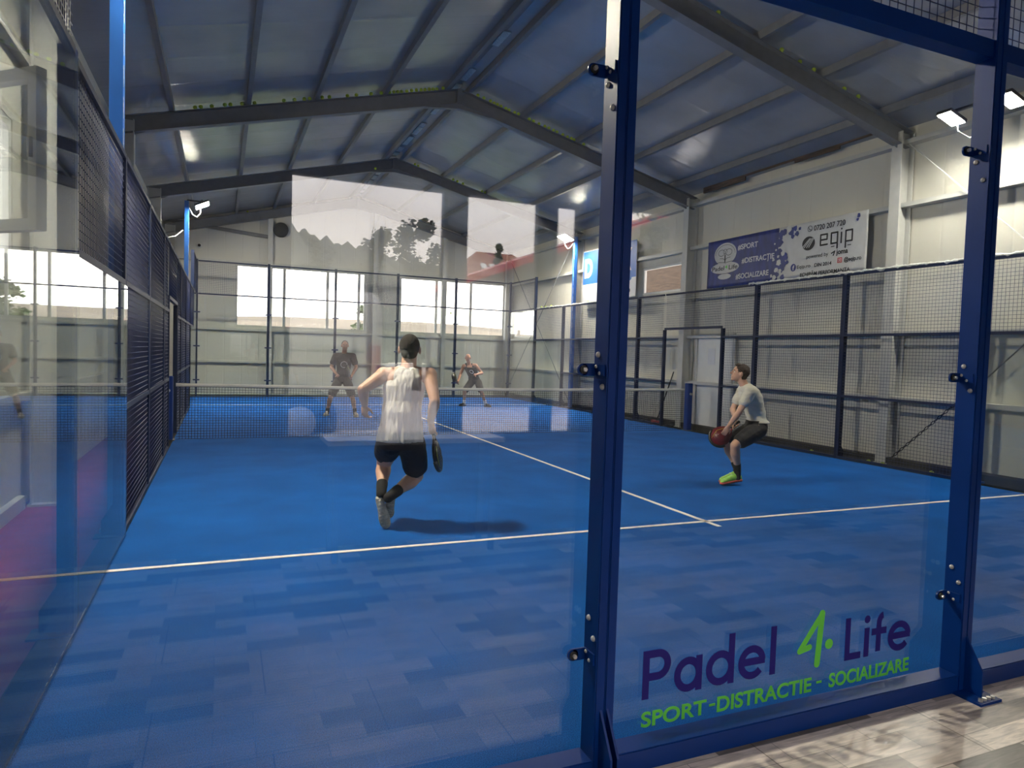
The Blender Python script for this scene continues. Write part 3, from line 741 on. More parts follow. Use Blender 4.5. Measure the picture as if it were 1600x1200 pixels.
fit(text('lettering', '-', fx(0, 0), .1, 'green', st, bold=.0022), 3.150, 3.180, .132, .142)
fit(text('lettering', 'SOCIALIZARE', fx(0, 0), .1, 'green', st, bold=.0022), 3.225, 3.740, .100, .166)

# banner on the right wall: local u runs from far (Y=9.95) to near (Y=5.95), facing -X
BX = 10.405
def fb(u, z): # matrix, local X -> -Y, local Y -> Z, local Z -> -X
    return Matrix(((0, 0, -1, BX-.006), (-1, 0, 0, 9.95-u), (0, 1, 0, z), (0, 0, 0, 1)))
bn = thing('wall_banner', 'blue and white printed sports banner hanging on the right wall', 'banner', (BX, 7.95, 3.1))
bm = bmesh.new()
NU, NZ_ = 80, 12
g = [[bm.verts.new((BX+.006*math.sin(i*.55+j*.3)*math.sin(j/NZ_*PI), 9.95-4.0*i/NU, 3.09+1.0*j/NZ_)) for j in range(NZ_+1)] for i in range(NU+1)]
random.seed(5)
for i in range(NU):
    for j in range(NZ_):
        f = bm.faces.new((g[i][j], g[i+1][j], g[i+1][j+1], g[i][j+1])); f.smooth = True
        u = 4.0*(i+.5)/NU; zz = (j+.5)/NZ_
        edge = 2.05
        f.material_index = 0 if u < edge else 1
r_ = bmesh.ops.extrude_face_region(bm, geom=bm.faces[:]); bmesh.ops.translate(bm, verts=[v for v in r_['geom'] if isinstance(v, bmesh.types.BMVert)], vec=(.004, 0, 0))
obj('banner_sheet', bm, ['banner', 'bannerw'], bn)
def blob(bm, u, z, r, m=None, ry=None, n=14, jit=.25, off=.0):
    pts = [(u+r*math.cos(2*PI*k/n)*(1+random.uniform(-jit, jit)), z+(ry or r)*math.sin(2*PI*k/n)*(1+random.uniform(-jit, jit))) for k in range(n)]
    mm = fb(0, 0); prism(bm, [mm @ V((*p, off)) for p in pts], mm.to_3x3() @ V((0, 0, .0008+.00003*(len(bm.verts)//14 % 60)))); return bm
bm = bmesh.new()
for k in range(16):
    z = 3.14+.40*random.random(); blob(bm, 2.08+random.uniform(-.03, .14), z, random.uniform(.03, .09))
for u, z, r in ((2.45, 4.02, .05), (2.36, 3.98, .08), (2.20, 4.0, .06), (2.50, 3.92, .05), (2.40, 3.88, .04), (2.12, 3.95, .08), (2.10, 3.80, .08), (2.10, 3.62, .07), (2.26, 3.50, .04), (2.29, 3.42, .035), (3.82, 4.02, .035), (3.80, 3.96, .025), (2.56, 4.0, .03)): blob(bm, u, z, r)
obj('blue_splash', bm, 'banner', bn)
bm = bmesh.new()
for u, z, r in ((2.31, 4.03, .06), (2.21, 3.87, .065), (2.20, 3.72, .075), (2.18, 3.60, .05), (2.08, 3.43, .06), (2.02, 3.30, .05), (2.12, 3.28, .035), (1.98, 3.16, .05), (1.94, 3.50, .03), (2.06, 3.55, .025), (1.90, 3.20, .03), (2.00, 3.68, .02), (1.96, 3.80, .018)): blob(bm, u, z, r, off=.0025)
obj('white_splash', bm, 'bannerw', bn)
bm = bmesh.new(); blob(bm, .56, 3.78, .34, ry=.23, n=40, jit=.0); blob(bm, .56, 3.49, .43, ry=.12, n=40, jit=0, off=.0002); blob(bm, .56, 3.31, .20, ry=.06, n=30, jit=0, off=.0004)
obj('club_badge', bm, 'bannerw', bn)
bm = bmesh.new()
def arc(u, z, r, a0, a1, ry=None, n=18): return [(u+r*math.cos(a0+(a1-a0)*k/n), z+(ry or r)*math.sin(a0+(a1-a0)*k/n)) for k in range(n+1)]
def strokes(bm, pts, w_, off=.0022):
    mm = fb(0, 0) @ Matrix.Translation((0, 0, off)); return stroke(bm, pts, w_, mm, .0008, 6)
strokes(bm, arc(.56, 3.77, .30, 0, PI, .20), .008); strokes(bm, arc(.45, 3.81, .10, 0, 2*PI, .065), .010); strokes(bm, arc(.67, 3.81, .10, 0, 2*PI, .065), .010)
strokes(bm, arc(.56, 3.83, .06, 0, 2*PI, .05), .008); strokes(bm, [(.40, 3.70), (.50, 3.69), (.56, 3.65), (.62, 3.69), (.72, 3.70)], .010); strokes(bm, [(.56, 3.75), (.56, 3.62)], .035)
strokes(bm, arc(.38, 3.58, .20, PI*.1, PI*.9, .035), .010); strokes(bm, arc(.76, 3.58, .20, PI*.1, PI*.9, .03), .010); strokes(bm, arc(.56, 3.40, .26, PI*1.15, PI*1.85, .03), .010)
obj('badge_drawing', bm, 'ink', bn)
def bt(s, u, z, size, m, bold=.0, sx=1, u1=None):
    mm = fb(u, z) @ Matrix.Translation((0, 0, .0036))
    o = text('lettering', s, mm, size, m, bn, bold=bold, sx=sx)
    if u1:
        ys = [v.co.y for v in o.data.vertices]; a = max(ys); b = min(ys)
        for v in o.data.vertices: v.co.y = (9.95-u)-(a-v.co.y)/(a-b)*(u1-u)
    return o
bt('Padel', .17, 3.445, .13, 'ink', .002, u1=.55); bt('4', .57, 3.47, .10, 'green', .001, u1=.65); bt('Life', .69, 3.445, .13, 'ink', .002, u1=.95)
bt('#SPORT', .94, 3.815, .145, 'wink', .003, u1=1.51); bt('#DISTRACȚIE', 1.07, 3.53, .145, 'wink', .003, u1=1.96); bt('#SOCIALIZARE', .91, 3.225, .145, 'wink', .003, u1=1.83)
bt('0720 207 720', 2.89, 3.91, .13, 'ink', .0015, u1=3.56)
bm = bmesh.new(); strokes(bm, arc(2.80, 3.96, .05, 0, 2*PI), .009); strokes(bm, [(2.77, 3.985), (2.78, 3.955), (2.81, 3.935), (2.835, 3.935)], .012); obj('phone_icon', bm, 'ink', bn)
bm = bmesh.new(); blob(bm, 2.78, 3.70, .145, ry=.125, n=30, jit=0, off=.0006); obj('round_logo', bm, 'ink', bn)
bm = bmesh.new()
for k in (-.08, -.03, .03, .08): strokes(bm, [(2.78-.07+k, 3.70-.07), (2.78+.07+k*.6, 3.70+.08)], .015, .002)
obj('logo_stripe', bm, 'bannerw', bn)
bm = bmesh.new(); W = .030
strokes(bm, [(3.05, 3.72), (3.19, 3.72), (3.19, 3.81), (3.05, 3.81), (3.05, 3.63), (3.20, 3.63)], W)
strokes(bm, [(3.40, 3.63), (3.28, 3.63), (3.28, 3.81), (3.41, 3.81), (3.41, 3.54)], W)
strokes(bm, [(3.49, 3.62), (3.49, 3.79)], W); strokes(bm, [(3.49, 3.855), (3.4901, 3.856)], W)
strokes(bm, [(3.58, 3.53), (3.58, 3.81), (3.71, 3.81), (3.71, 3.63), (3.58, 3.63)], W)
strokes(bm, [(3.29, 3.575), (3.35, 3.575)], .014); strokes(bm, [(3.63, 3.56), (3.69, 3.56)], .014)
obj('word_logo', bm, 'ink', bn)
bt('powered by', 2.75, 3.43, .095, 'ink', 0, u1=3.23); bt('joma', 3.40, 3.43, .12, 'ink', .003, u1=3.64)
bm = bmesh.new(); strokes(bm, [(3.30, 3.46), (3.37, 3.49), (3.34, 3.42)], .020); obj('swirl_mark', bm, 'ink', bn)
bm = bmesh.new(); blob(bm, 2.45, 3.30, .065, ry=.07, n=26, jit=0, off=.0024); obj('round_icon', bm, 'banner', bn)
bt('f', 2.43, 3.255, .12, 'wink', .003, u1=2.475)
bt('Eqip.ro', 2.54, 3.27, .085, 'ink', .001, u1=2.85); bt('DIN 2014', 2.94, 3.265, .085, 'ink', .002, u1=3.31)
bm = bmesh.new(); strokes(bm, [(3.44, 3.285), (3.52, 3.285), (3.52, 3.36), (3.44, 3.36), (3.44, 3.285)], .013); strokes(bm, arc(3.48, 3.322, .020, 0, 2*PI), .008); obj('camera_icon', bm, 'red', bn)
bt('@eqip.ro', 3.57, 3.29, .095, 'ink', .002, u1=3.91)
bt('ECHIPĂM PERFORMANȚA', 2.62, 3.115, .095, 'ink', .002, u1=3.70)

# second banner further back
b2 = thing('blue_banner', 'bright blue and white banner partly hidden behind the tall post', 'banner', (BX, 14.1, 3.1))
obj('banner_sheet', B(BX, BX+.005, 12.75, 15.55, 3.12, 4.58), 'wink', b2)
obj('blue_field', B(BX-.002, BX, 12.76, 15.54, 3.62, 4.56), 'bblue', b2)
bm = bmesh.new(); mm = Matrix(((0, 0, -1, BX-.003), (-1, 0, 0, 13.5), (0, 1, 0, 3.60), (0, 0, 0, 1)))
prism(bm, [mm @ V((.55*math.cos(2*PI*k/24), .11*math.sin(2*PI*k/24), 0)) for k in range(24)], (-.001, 0, 0)); obj('oval', bm, 'bblue', b2)
def b2t(s, y0, y1, z0, z1, m, bold=.02):
    o = text('lettering', s, Matrix(((0, 0, -1, BX-.004), (-1, 0, 0, 0), (0, 1, 0, 0), (0, 0, 0, 1))), 1, m, b2, bold=bold)
    ys = [v.co.y for v in o.data.vertices]; zs = [v.co.z for v in o.data.vertices]; a, b, c, d = max(ys), min(ys), min(zs), max(zs)
    for v in o.data.vertices: v.co.y = y0-(a-v.co.y)/(a-b)*(y0-y1); v.co.z = z0+(v.co.z-c)/(d-c)*(z1-z0)
b2t('D', 15.45, 15.0, 3.80, 4.35, 'wink', .05); b2t('OX', 13.75, 12.98, 3.80, 4.40, 'wink', .04); b2t('ortivo', 13.8, 13.0, 3.22, 3.40, 'ink', .01)

# ------------------------------------------------------------------ tennis balls wedged on top of the roof beams
ball_src = None
def ball(p, lab, group, r=.033):
    global ball_src
    if ball_src is None:
        bm = sph(bmesh.new(), (0, 0, 0), .033, 14, 10); o = obj('tennis_ball', bm, 'ball', None, True); ball_src = o
    else:
        o = ball_src.copy(); C.objects.link(o)
    o.location = p; tag(o, lab, 'tennis ball', group); return o
def ballrow(y, x0, x1, n, lab, grp):
    side = -1 if x0 < RX else 1; used = []
    tries = 0
    while len(used) < n and tries < 4000:
        tries += 1; x = random.uniform(x0, x1)
        if all(abs(x-u) > .068 for u in used) and all(abs(x-q) > .07 for q in (-.1, 1.08, 2.2, 3.42, 4.6, 5.05, 6.2, 7.45, 8.62, 9.9)): used.append(x)
    for x in used: ball((x, y-.055+random.uniform(-.012, .012), rz(x)+.034), lab, grp)
random.seed(11)
ballrow(10.62, .2, 3.4, 17, 'lime tennis ball wedged on the middle roof beam, left slope', 'balls on the middle beam, left slope')
ballrow(10.62, 3.5, 4.56, 13, 'lime tennis ball packed near the peak of the middle roof beam', 'balls near the peak of the middle beam')
ballrow(10.62, 5.15, 7.6, 22, 'lime tennis ball wedged on the middle roof beam, right slope', 'balls on the middle beam, right slope')
ballrow(5.4, 6.0, 9.4, 6, 'lime tennis ball on the nearest roof beam at the upper right', 'balls on the nearest beam')
ballrow(15.9, 5.3, 7.9, 7, 'lime tennis ball on the roof beam behind, right of its peak', 'balls on the third beam')
ball((4.3, 15.72, rz(4.3)-.236), 'lone lime tennis ball on the lower flange of the third roof beam', None)
ball((1.4, YF-.24, rz(1.4)+.034), 'lone lime tennis ball above the far end beam near the fan', None)
ball((7.72, 20.0-.3, 2.84), 'lime tennis ball in flight before the far end windows', None)
for i, (y, lab) in enumerate([(17.6, 'lime tennis ball caught in the far right fence top, farthest'), (17.3, 'lime tennis ball caught in the far right fence top, second farthest'), (16.9, 'lime tennis ball caught in the far right fence top, third farthest'), (14.6, 'lime tennis ball on the right fence top beside the tall post')]):
    ball((10.06, y, 3.06), lab, None)
for y, lab in ((6.7, 'lime tennis ball on the plinth left of the right fence post'), (5.55, 'lime tennis ball at the foot of the near right column'), (5.30, 'lime tennis ball beside the dangling chain foot'), (4.5, 'lime tennis ball nearest the tall right post behind the fence')):
    ball((10.22, y, .014), lab, None)

# ------------------------------------------------------------------ outside: far side
def hill(name, x0, x1, y0, y1, hf, m, lab, nx=60, ny=14):
    bm = bmesh.new()
    g = [[bm.verts.new((x0+(x1-x0)*i/nx, y0+(y1-y0)*j/ny, hf(x0+(x1-x0)*i/nx, j/ny))) for j in range(ny+1)] for i in range(nx+1)]
    for i in range(nx):
        for j in range(ny): bm.faces.new((g[i][j], g[i+1][j], g[i+1][j+1], g[i][j+1]))
    bmesh.ops.recalc_face_normals(bm, faces=bm.faces)
    o = obj(name, bm, m, None, True); struct(o, lab); return o
hill('ground_field', -60, 90, YF+.15, 45, lambda x, t: -.3+1.2*t, 'grass', 'green grass outside the far end wall')
def fh(x, t):
    n = math.sin(x*.11)*.4+math.sin(x*.053+1)*.5+math.sin(x*.31)*.12
    return .8+(3.6+n*.55+.012*x)*(t**.8)
hill('far_hill', -80, 140, 45, 80, fh, 'tan', 'dry tan hills beyond the far end windows', 110, 16)
# ------------------------------------------------------------------ trees
def tree(name, x, y, z0, h, cw, lab, leafm='leafd', n=1500, ls=.09, shape='round', seed=1):
    random.seed(seed)
    t = thing(name, lab, 'tree', (x, y, z0))
    bm = bmesh.new(); tube(bm, [(x, y, z0), (x+.05, y, z0+h*.4), (x, y, z0+h*.75)], [h*.03, h*.022, h*.008], 8)
    for k in range(9):
        a = random.uniform(0, 2*PI); b = z0+h*random.uniform(.3, .65); L = cw*random.uniform(.25, .45)
        tube(bm, [(x, y, b), (x+L*math.cos(a), y+L*math.sin(a), b+L*.8)], [h*.010, h*.004], 5)
    obj('trunk', bm, 'bark', t, True)
    bm = bmesh.new(); cl = []
    for k in range(26):
        u = random.uniform(0, 1); a = random.uniform(0, 2*PI)
        if shape == 'round': zz = z0+h*(.25+.72*u); rr = cw*.5*math.sqrt(max(.02, 1-((u-.42)/.62)**2))*random.uniform(.1, .85)
        else: zz = z0+h*(.15+.83*u); rr = cw*.5*(1-u)*random.uniform(.3, .9)
        cl.append((V((x+rr*math.cos(a), y+rr*math.sin(a), zz)), cw*random.uniform(.10, .20)*(1 if shape == 'round' else (1.25-u))))
    for k in range(n):
        c, r = random.choice(cl); d = V((random.gauss(0, 1), random.gauss(0, 1), random.gauss(0, 1))).normalized()*r*random.uniform(.3, 1.05)
        p = c+d; s_ = ls*random.uniform(.6, 1.3); x1, y1 = frame_of(V((random.gauss(0, 1), random.gauss(0, 1), random.gauss(0, 1)+.01)))
        bm.faces.new([bm.verts.new(p+x1*s_*i+y1*s_*j*.6) for i, j in ((-1, 0), (0, -1), (1, 0), (0, 1))])
    obj('crown', bm, leafm, t); return t
tree('bushy_tree', 7.2, 30, .0, 3.7, 2.2, 'green bushy tree seen through the far left window group', 'leaf', 2600, .12, seed=3)
tree('bushy_tree', -3.5, 28, .0, 4.3, 4.0, 'green tree outside the far end, mirrored in the left glass', 'leaf', 2600, .12, seed=4)
tree('bushy_tree', 14.5, 22, .0, 4.4, 4.5, 'green tree outside the small far right side window', 'leaf', 2200, .12, seed=5)
# brown building beyond the right side window
t = thing('neighbour_building', 'brown clad building seen through the small right wall window', 'building', (14, 12, 0))
obj('wall', B(13.2, 15, 8, 17, 0, 6), 'brick', t); obj('roof', B(13.0, 15.2, 7.9, 17.1, 6, 6.15), 'roofred', t)
obj('downpipe', tube(bmesh.new(), [(13.15, 12.3, 0), (13.15, 12.3, 6)], .05, 8), 'lsteel', t, True)
# ------------------------------------------------------------------ outside: behind the photographer (mirrored in the glass)
hill('terrace_ground', -40, 60, -60, YN-.15, lambda x, t: .35, 'paving', 'ground outside the near windows', 20, 8)
def nh(x, t):
    # wooded hill falling to the right, t=0 far .. 1 near
    z = (21.6-.36*(x-10.7)+1.0 if x < 19.3 else 19.5-.14*(x-19.3))+.35*math.sin(x*.35)+.35*math.sin(x*1.9)+.4*math.sin(x*3.3+1)
    return max(.4, (z if x < 60 else 12)*(1-t)**.9+.4)
hill('wooded_hill', -60, 75, -122, -60, nh, 'forest', 'dark wooded hill mirrored in the near glass', 260, 10)
random.seed(21)
tree('birch_tree', 5.5, -21, .3, 5.3, 2.0, 'drooping tree mirrored left of the round crowned one', 'leafd', 3200, .075, seed=6)
tree('birch_tree', 3.6, -21, .3, 5.0, 1.6, 'smaller drooping tree at the left of the mirrored row', 'leafd', 2400, .075, seed=7)
tree('round_tree', 6.15, -18, .3, 5.15, 2.1, 'round crowned tree mirrored in the middle of the sky panes', 'leafd', 5200, .08, seed=8)
tree('conifer_tree', 9.5, -20, .3, 5.1, 1.9, 'small pointed tree mirrored before the red tiled house', 'leaf', 3000, .07, 'cone', seed=9)
tree('leafy_tree', 6.5, -6.3, .3, 4.0, 1.9, 'leafy tree outside the small near window on the right', 'leaf', 2200, .07, seed=10)
tree('leafy_tree', -3.9, 8.2, .0, 5.6, 5.2, 'leafy tree outside the open left wall window', 'leaf', 5200, .10, seed=12)
random.seed(31)
bm = bmesh.new()
for k in range(5200):
    x = random.uniform(1, 16); z = .4+(3.55+.25*math.sin(x*1.7)+.2*math.sin(x*4.1))*math.sqrt(random.random()); y = -24.6+random.uniform(-.6, .6)
    p = V((x, y, z)); s_ = .12; x1, y1 = frame_of(V((random.gauss(0, 1), random.gauss(0, 1), random.gauss(0, 1)+.01)))
    bm.faces.new([bm.verts.new(p+x1*s_*i+y1*s_*j*.7) for i, j in ((-1, 0), (0, -1), (1, 0), (0, 1))])
tag(obj('hedge', bm, 'leafd'), 'dense dark green hedge mirrored under the trees', 'hedge', kind='stuff')
# house with red tiles
t = thing('tiled_house', 'house with a red tiled hip roof mirrored right of the trees', 'house', (12, -28, .3))
obj('wall', B(10.4, 15.2, -31, -27, .3, 4.6), 'plaster', t)
bm = bmesh.new()
v = [bm.verts.new(p) for p in ((9.9, -31.5, 4.5), (15.8, -31.5, 4.5), (15.8, -26.5, 4.5), (9.9, -26.5, 4.5), (11.9, -29, 6.4), (13.8, -29, 6.4))]
for f in ((3, 2, 5, 4), (1, 0, 4, 5), (0, 3, 4), (2, 1, 5), (0, 1, 2, 3)): bm.faces.new([v[i] for i in f])
bmesh.ops.recalc_face_normals(bm, faces=bm.faces); rf = obj('roof', bm, 'roofred', t)
for k in range(3):
    x = 11.7+.42*k; bm = prism(bmesh.new(), [(x, -27.6, 5.40), (x+.28, -27.6, 5.40), (x+.30, -27.95, 5.68), (x+.02, -27.95, 5.68)], (0, .05, .04)); bmesh.ops.recalc_face_normals(bm, faces=bm.faces); obj('skylight', bm, 'white', rf)
for x in (10.9, 12.4, 13.9): obj('window', B(x, x+.7, -27.02, -26.97, 2.6, 3.7), 'pane', t)
# shed with sloping red fascia
t = thing('metal_shed', 'grey metal shed with a sloping red roof edge, mirrored in the glass', 'shed', (8.5, -13, .3))
bm = prism(bmesh.new(), [(5.6, -12.1, .3), (11.5, -12.1, .3), (11.5, -12.1, 5.3), (5.6, -12.1, 3.05)], (0, -3, 0)); bmesh.ops.recalc_face_normals(bm, faces=bm.faces); obj('wall', bm, 'shed', t)
bm = prism(bmesh.new(), [(5.4, -11.9, 2.98), (11.8, -11.9, 5.42), (11.8, -11.9, 5.58), (5.4, -11.9, 3.14)], (0, -3.4, 0)); bmesh.ops.recalc_face_normals(bm, faces=bm.faces); obj('roof', bm, 'redpaint', t)
# white van, seen side on through the low part of the window
t = thing('white_van', 'white van parked outside the near windows, mirrored in the glass', 'van', (.6, -6.9, .35))
g0 = .35
prof = [(-2.5, .35), (-2.5, 1.0), (-2.2, 1.15), (-1.6, 1.95), (-1.3, 2.05), (2.46, 2.05), (2.52, 1.9), (2.55, .35)]
bm = prism(bmesh.new(), [(x, -6.2, g0+z-.15) for x, z in prof], (0, -1.75, 0)); bmesh.ops.recalc_face_normals(bm, faces=bm.faces)
bmesh.ops.bevel(bm, geom=bm.edges[:], offset=.05, segments=3, affect='EDGES'); obj('body', bm, 'vanw', t, True)
bm = prism(bmesh.new(), [(x, -6.185, g0+z-.15) for x, z in ((-1.95, 1.2), (-1.55, 1.85), (-1.0, 1.85), (-1.0, 1.2))], (0, -.02, 0)); obj('window', bm, 'black', t)
for x in (-1.55, 1.55):
    obj('wheel_arch', tube(bmesh.new(), [(x, -6.17, g0+.33), (x, -6.30, g0+.33)], .44, 32), 'shed', t, True)
    wv_ = obj('wheel', tube(bmesh.new(), [(x, -6.15, g0+.32), (x, -6.35, g0+.32)], .33, 28), 'black', t, True)
    obj('hubcap', tube(bmesh.new(), [(x, -6.14, g0+.32), (x, -6.16, g0+.32)], .19, 20), 'lsteel', wv_, True)
obj('side_moulding', B(-1.0, 2.3, -6.195, -6.175, 1.50, 1.535), 'shed', t); obj('door_seam', B(.92, .93, -6.195, -6.18, .55, 2.1), 'shed', t)
obj('tail_lamp', B(2.40, 2.50, -6.20, -6.165, 1.27, 1.60), 'red', t)
# round grey sign on a stick
t = thing('round_sign', 'round grey sign with a pale bar on a stake, mirrored in the glass', 'sign', (2.92, -5, .35))
obj('disc', tube(bmesh.new(), [(2.92, -5.0, 1.34), (2.92, -5.02, 1.34)], .17, 32), 'shed', t, True)
obj('bar', B(2.80, 3.04, -4.999, -4.99, 1.32, 1.36), 'lsteel', t); obj('stake', B(2.905, 2.935, -5.04, -5.02, .35, 1.3), 'steel', t)
# white counter under the near windows
t = thing('white_counter', 'white counter under the near windows, mirrored low in the glass', 'counter', (2.07, -2.9, 0))
obj('top', B(1.40, 2.75, -3.17, -2.72, .86, .895), 'white', t)
for x in (1.45, 2.66): obj('leg', B(x, x+.04, -3.08, -3.04, 0, .86), 'steel', t); obj('leg', B(x, x+.04, -2.80, -2.76, 0, .86), 'steel', t)

# ------------------------------------------------------------------ people
def hand(bm, wr, d, n, s=1.0, curl=.5, mirror=1, grip=None):
    """wr wrist point, d direction of the fingers, n palm normal (towards what it holds)"""
    d = V(d).normalized(); n = V(n); n = (n-d*n.dot(d)).normalized(); x = d.cross(n).normalized()*mirror
    pc = V(wr)+d*.045*s
    ell(bm, pc, x*.038*s, n*.016*s, d*.052*s, 14, 10)
    L = (.068, .078, .072, .056); 
    for i in range(4):
        b = V(wr)+d*.082*s+x*(.027-.018*i)*s; a = curl*.5; seg = L[i]/3*s*1.15; pts = [b-d*.02*s, b]; p = b
        for k in range(3):
            a += curl*(1.0 if k else .35); dd = d*math.cos(a)+n*math.sin(a); p = p+dd*seg; pts.append(p.copy())
        chain(bm, pts, [.0095*s, .0095*s, .009*s, .0085*s, .0075*s], 8)
    b = V(wr)+d*.030*s+x*.030*s; t1 = b+(d*.6+x*.65+n*.45)*.038*s; t2 = t1+(d*.85+x*.15+n*.5)*.032*s
    chain(bm, [b, t1, t2], [.013*s, .011*s, .009*s], 8)
def grip_hand(bm, wr, h, s=1.0, side=None, c=None):
    """fist round a handle: c grip centre, h handle axis (towards racket head)"""
    h = V(h).normalized(); c = V(c); w = (V(wr)-c); w = (w-h*w.dot(h)).normalized(); q = h.cross(w).normalized()
    if side: q = q*side
    r = .026*s
    chain(bm, [V(wr), c+w*.030*s], [.026*s, .030*s], 12)
    ell(bm, c+w*.026*s, h*.042*s, w*.016*s, q*.036*s, 14, 10)
    for i in range(4):
        o = c+h*(-.033+.021*i)*s; pts = []
        for k in range(6):
            a = math.radians(25+k*42); pts.append(o+(w*math.cos(a)+q*math.sin(a))*r)
        chain(bm, pts, [.0095*s]*4+[.009*s, .0078*s], 8)
    pts = [c+w*.028*s+h*.02*s-q*.02*s, c-q*.030*s+h*.045*s, c-q*.018*s-w*.018*s+h*.062*s]
    chain(bm, pts, [.013*s, .011*s, .009*s], 8)
def head(bm, c, f, u, s=1.0, mouth=True):
    f = V(f).normalized(); u = V(u); u = (u-f*u.dot(f)).normalized(); x = f.cross(u).normalized(); c = V(c)
    ell(bm, c+u*.022*s-f*.008*s, x*.076*s, f*.096*s, u*.092*s)              # cranium
    ell(bm, c-u*.045*s+f*.026*s, x*.058*s, f*.062*s, u*.068*s)              # face / jaw
    ell(bm, c-u*.098*s+f*.058*s, x*.026*s, f*.022*s, u*.018*s, 12, 8)       # chin
    ell(bm, c+u*.018*s+f*.068*s, x*.056*s, f*.022*s, u*.014*s, 12, 8)       # brow
    chain(bm, [c+u*.012*s+f*.086*s, c-u*.028*s+f*.106*s], [.009*s, .014*s], 8)   # nose
    for k in (-1, 1):
        ell(bm, c-u*.030*s+f*.094*s+x*.010*s*k, x*.009*s, f*.009*s, u*.007*s, 8, 6)
        ell(bm, c-u*.018*s+f*.060*s+x*.036*s*k, x*.020*s, f*.018*s, u*.018*s, 10, 8)   # cheek
        ell(bm, c-u*.008*s-f*.006*s+x*.080*s*k, x*.010*s, f*.020*s, u*.032*s, 12, 8)   # ear
    ell(bm, c-u*.062*s+f*.084*s, x*.022*s, f*.008*s, u*.005*s, 10, 6); ell(bm, c-u*.071*s+f*.081*s, x*.019*s, f*.009*s, u*.006*s, 10, 6)
    return x
def eyes(c, f, u, s, t, brow=True):
    f = V(f).normalized(); u = V(u); u = (u-f*u.dot(f)).normalized(); x = f.cross(u).normalized(); c = V(c)
    for k in (-1, 1):
        bm = sph(bmesh.new(), c+u*.000*s+f*.068*s+x*.031*s*k, .0115*s, 10, 8); e_ = obj('eye', bm, 'white', t, True)
        obj('iris', sph(bmesh.new(), c+u*.000*s+f*.0755*s+x*.031*s*k, .0062*s, 8, 6), 'black', e_, True)
        if brow: obj('eyebrow', chain_(c+u*.020*s+f*.086*s+x*.018*s*k, c+u*.022*s+f*.076*s+x*.046*s*k, .0045*s), 'hair', t, True)
def chain_(a, b, r): return caps(bmesh.new(), a, b, r, r, 6)
def shoe(t, ankle, heel, toe, upv, mu, ms, vox, s=1.0):
    """toe, heel: sole contact points; upv: direction from sole to ankle"""
    heel, toe, upv = V(heel), V(toe), V(upv).normalized(); d = (toe-heel).normalized(); upv = (upv-d*upv.dot(d)).normalized(); x = d.cross(upv)
    L = (toe-heel).length; bm = bmesh.new()
    secs = [(0.02, .026, .030, .035), (.10, .034, .046, .045), (.28, .035, .050, .050), (.48, .040, .040, .042), (.68, .047, .030, .034), (.85, .044, .024, .026), (.97, .026, .014, .018)]
    loft(bm, [(heel+d*L*a+upv*(.014+c_)*s, x*b*s, upv*c_*s) for a, b, c_, _ in secs], 20, 2.4)
    caps(bm, V(ankle), heel+d*L*.22+upv*.06*s, .041*s, .040*s, 14)
    sh = remesh('shoe', bm, mu, t, vox, 2)
    bm = bmesh.new(); so = [(.0, .024), (.06, .034), (.25, .036), (.45, .038), (.68, .049), (.86, .046), (.98, .030), (1.02, .012)]
    a = [heel+d*L*p+x*w_*s for p, w_ in so]+[heel+d*L*p-x*w_*s for p, w_ in so[::-1]]
    prism(bm, a, upv*.024*s); bmesh.ops.recalc_face_normals(bm, faces=bm.faces); bmesh.ops.bevel(bm, geom=bm.edges[:], offset=.004, segments=2, affect='EDGES')
    k = obj('sole', bm, ms, sh, True)
    bm = bmesh.new()
    for i in range(9):   # tread bars under the sole
        p = heel+d*L*(.07+.105*i)-upv*.003; wdt = .026 if i < 2 else (.028 if i < 5 else .036); tube(bm, [p-x*wdt*s, p+x*wdt*s], .006*s, 6)
    obj('tread', bm, ms, k, True)
    bm = bmesh.new()
    for i in range(4):
        q = heel+d*L*(.44+.075*i)+upv*(.098-.014*i)*s; tube(bm, [q-x*.022*s, q+upv*.004, q+x*.022*s], .0035*s, 6)
    obj('laces', bm, 'wink', sh, True)
def leg(bm, hip, kn, an, s=1.0, ex=0.0):
    hip, kn, an = V(hip), V(kn), V(an); d = (an-kn)
    chain(bm, [hip, hip+(kn-hip)*.45, kn], [(.086+ex)*s, (.076+ex)*s, (.056+ex)*s], 18)
    back = -((kn-hip).normalized()-(an-kn).normalized()); back = back.normalized() if back.length > .2 else V((0, 0, 0))
    chain(bm, [kn, kn+d*.30-back*.012*s, kn+d*.62, an], [.053*s, .058*s, .042*s, .034*s], 16)
    ell(bm, kn+d*.27+(-back)*.020*s, (.036*s, 0, 0), (0, .040*s, 0), d.normalized()*.10*s, 14, 10)
def arm(bm, sh, el, wr, s=1.0):
    sh, el, wr = V(sh), V(el), V(wr)
    chain(bm, [sh, sh+(el-sh)*.45, el], [.055*s, .047*s, .037*s], 14)
    chain(bm, [el, el+(wr-el)*.28, wr], [.038*s, .040*s, .025*s], 14)
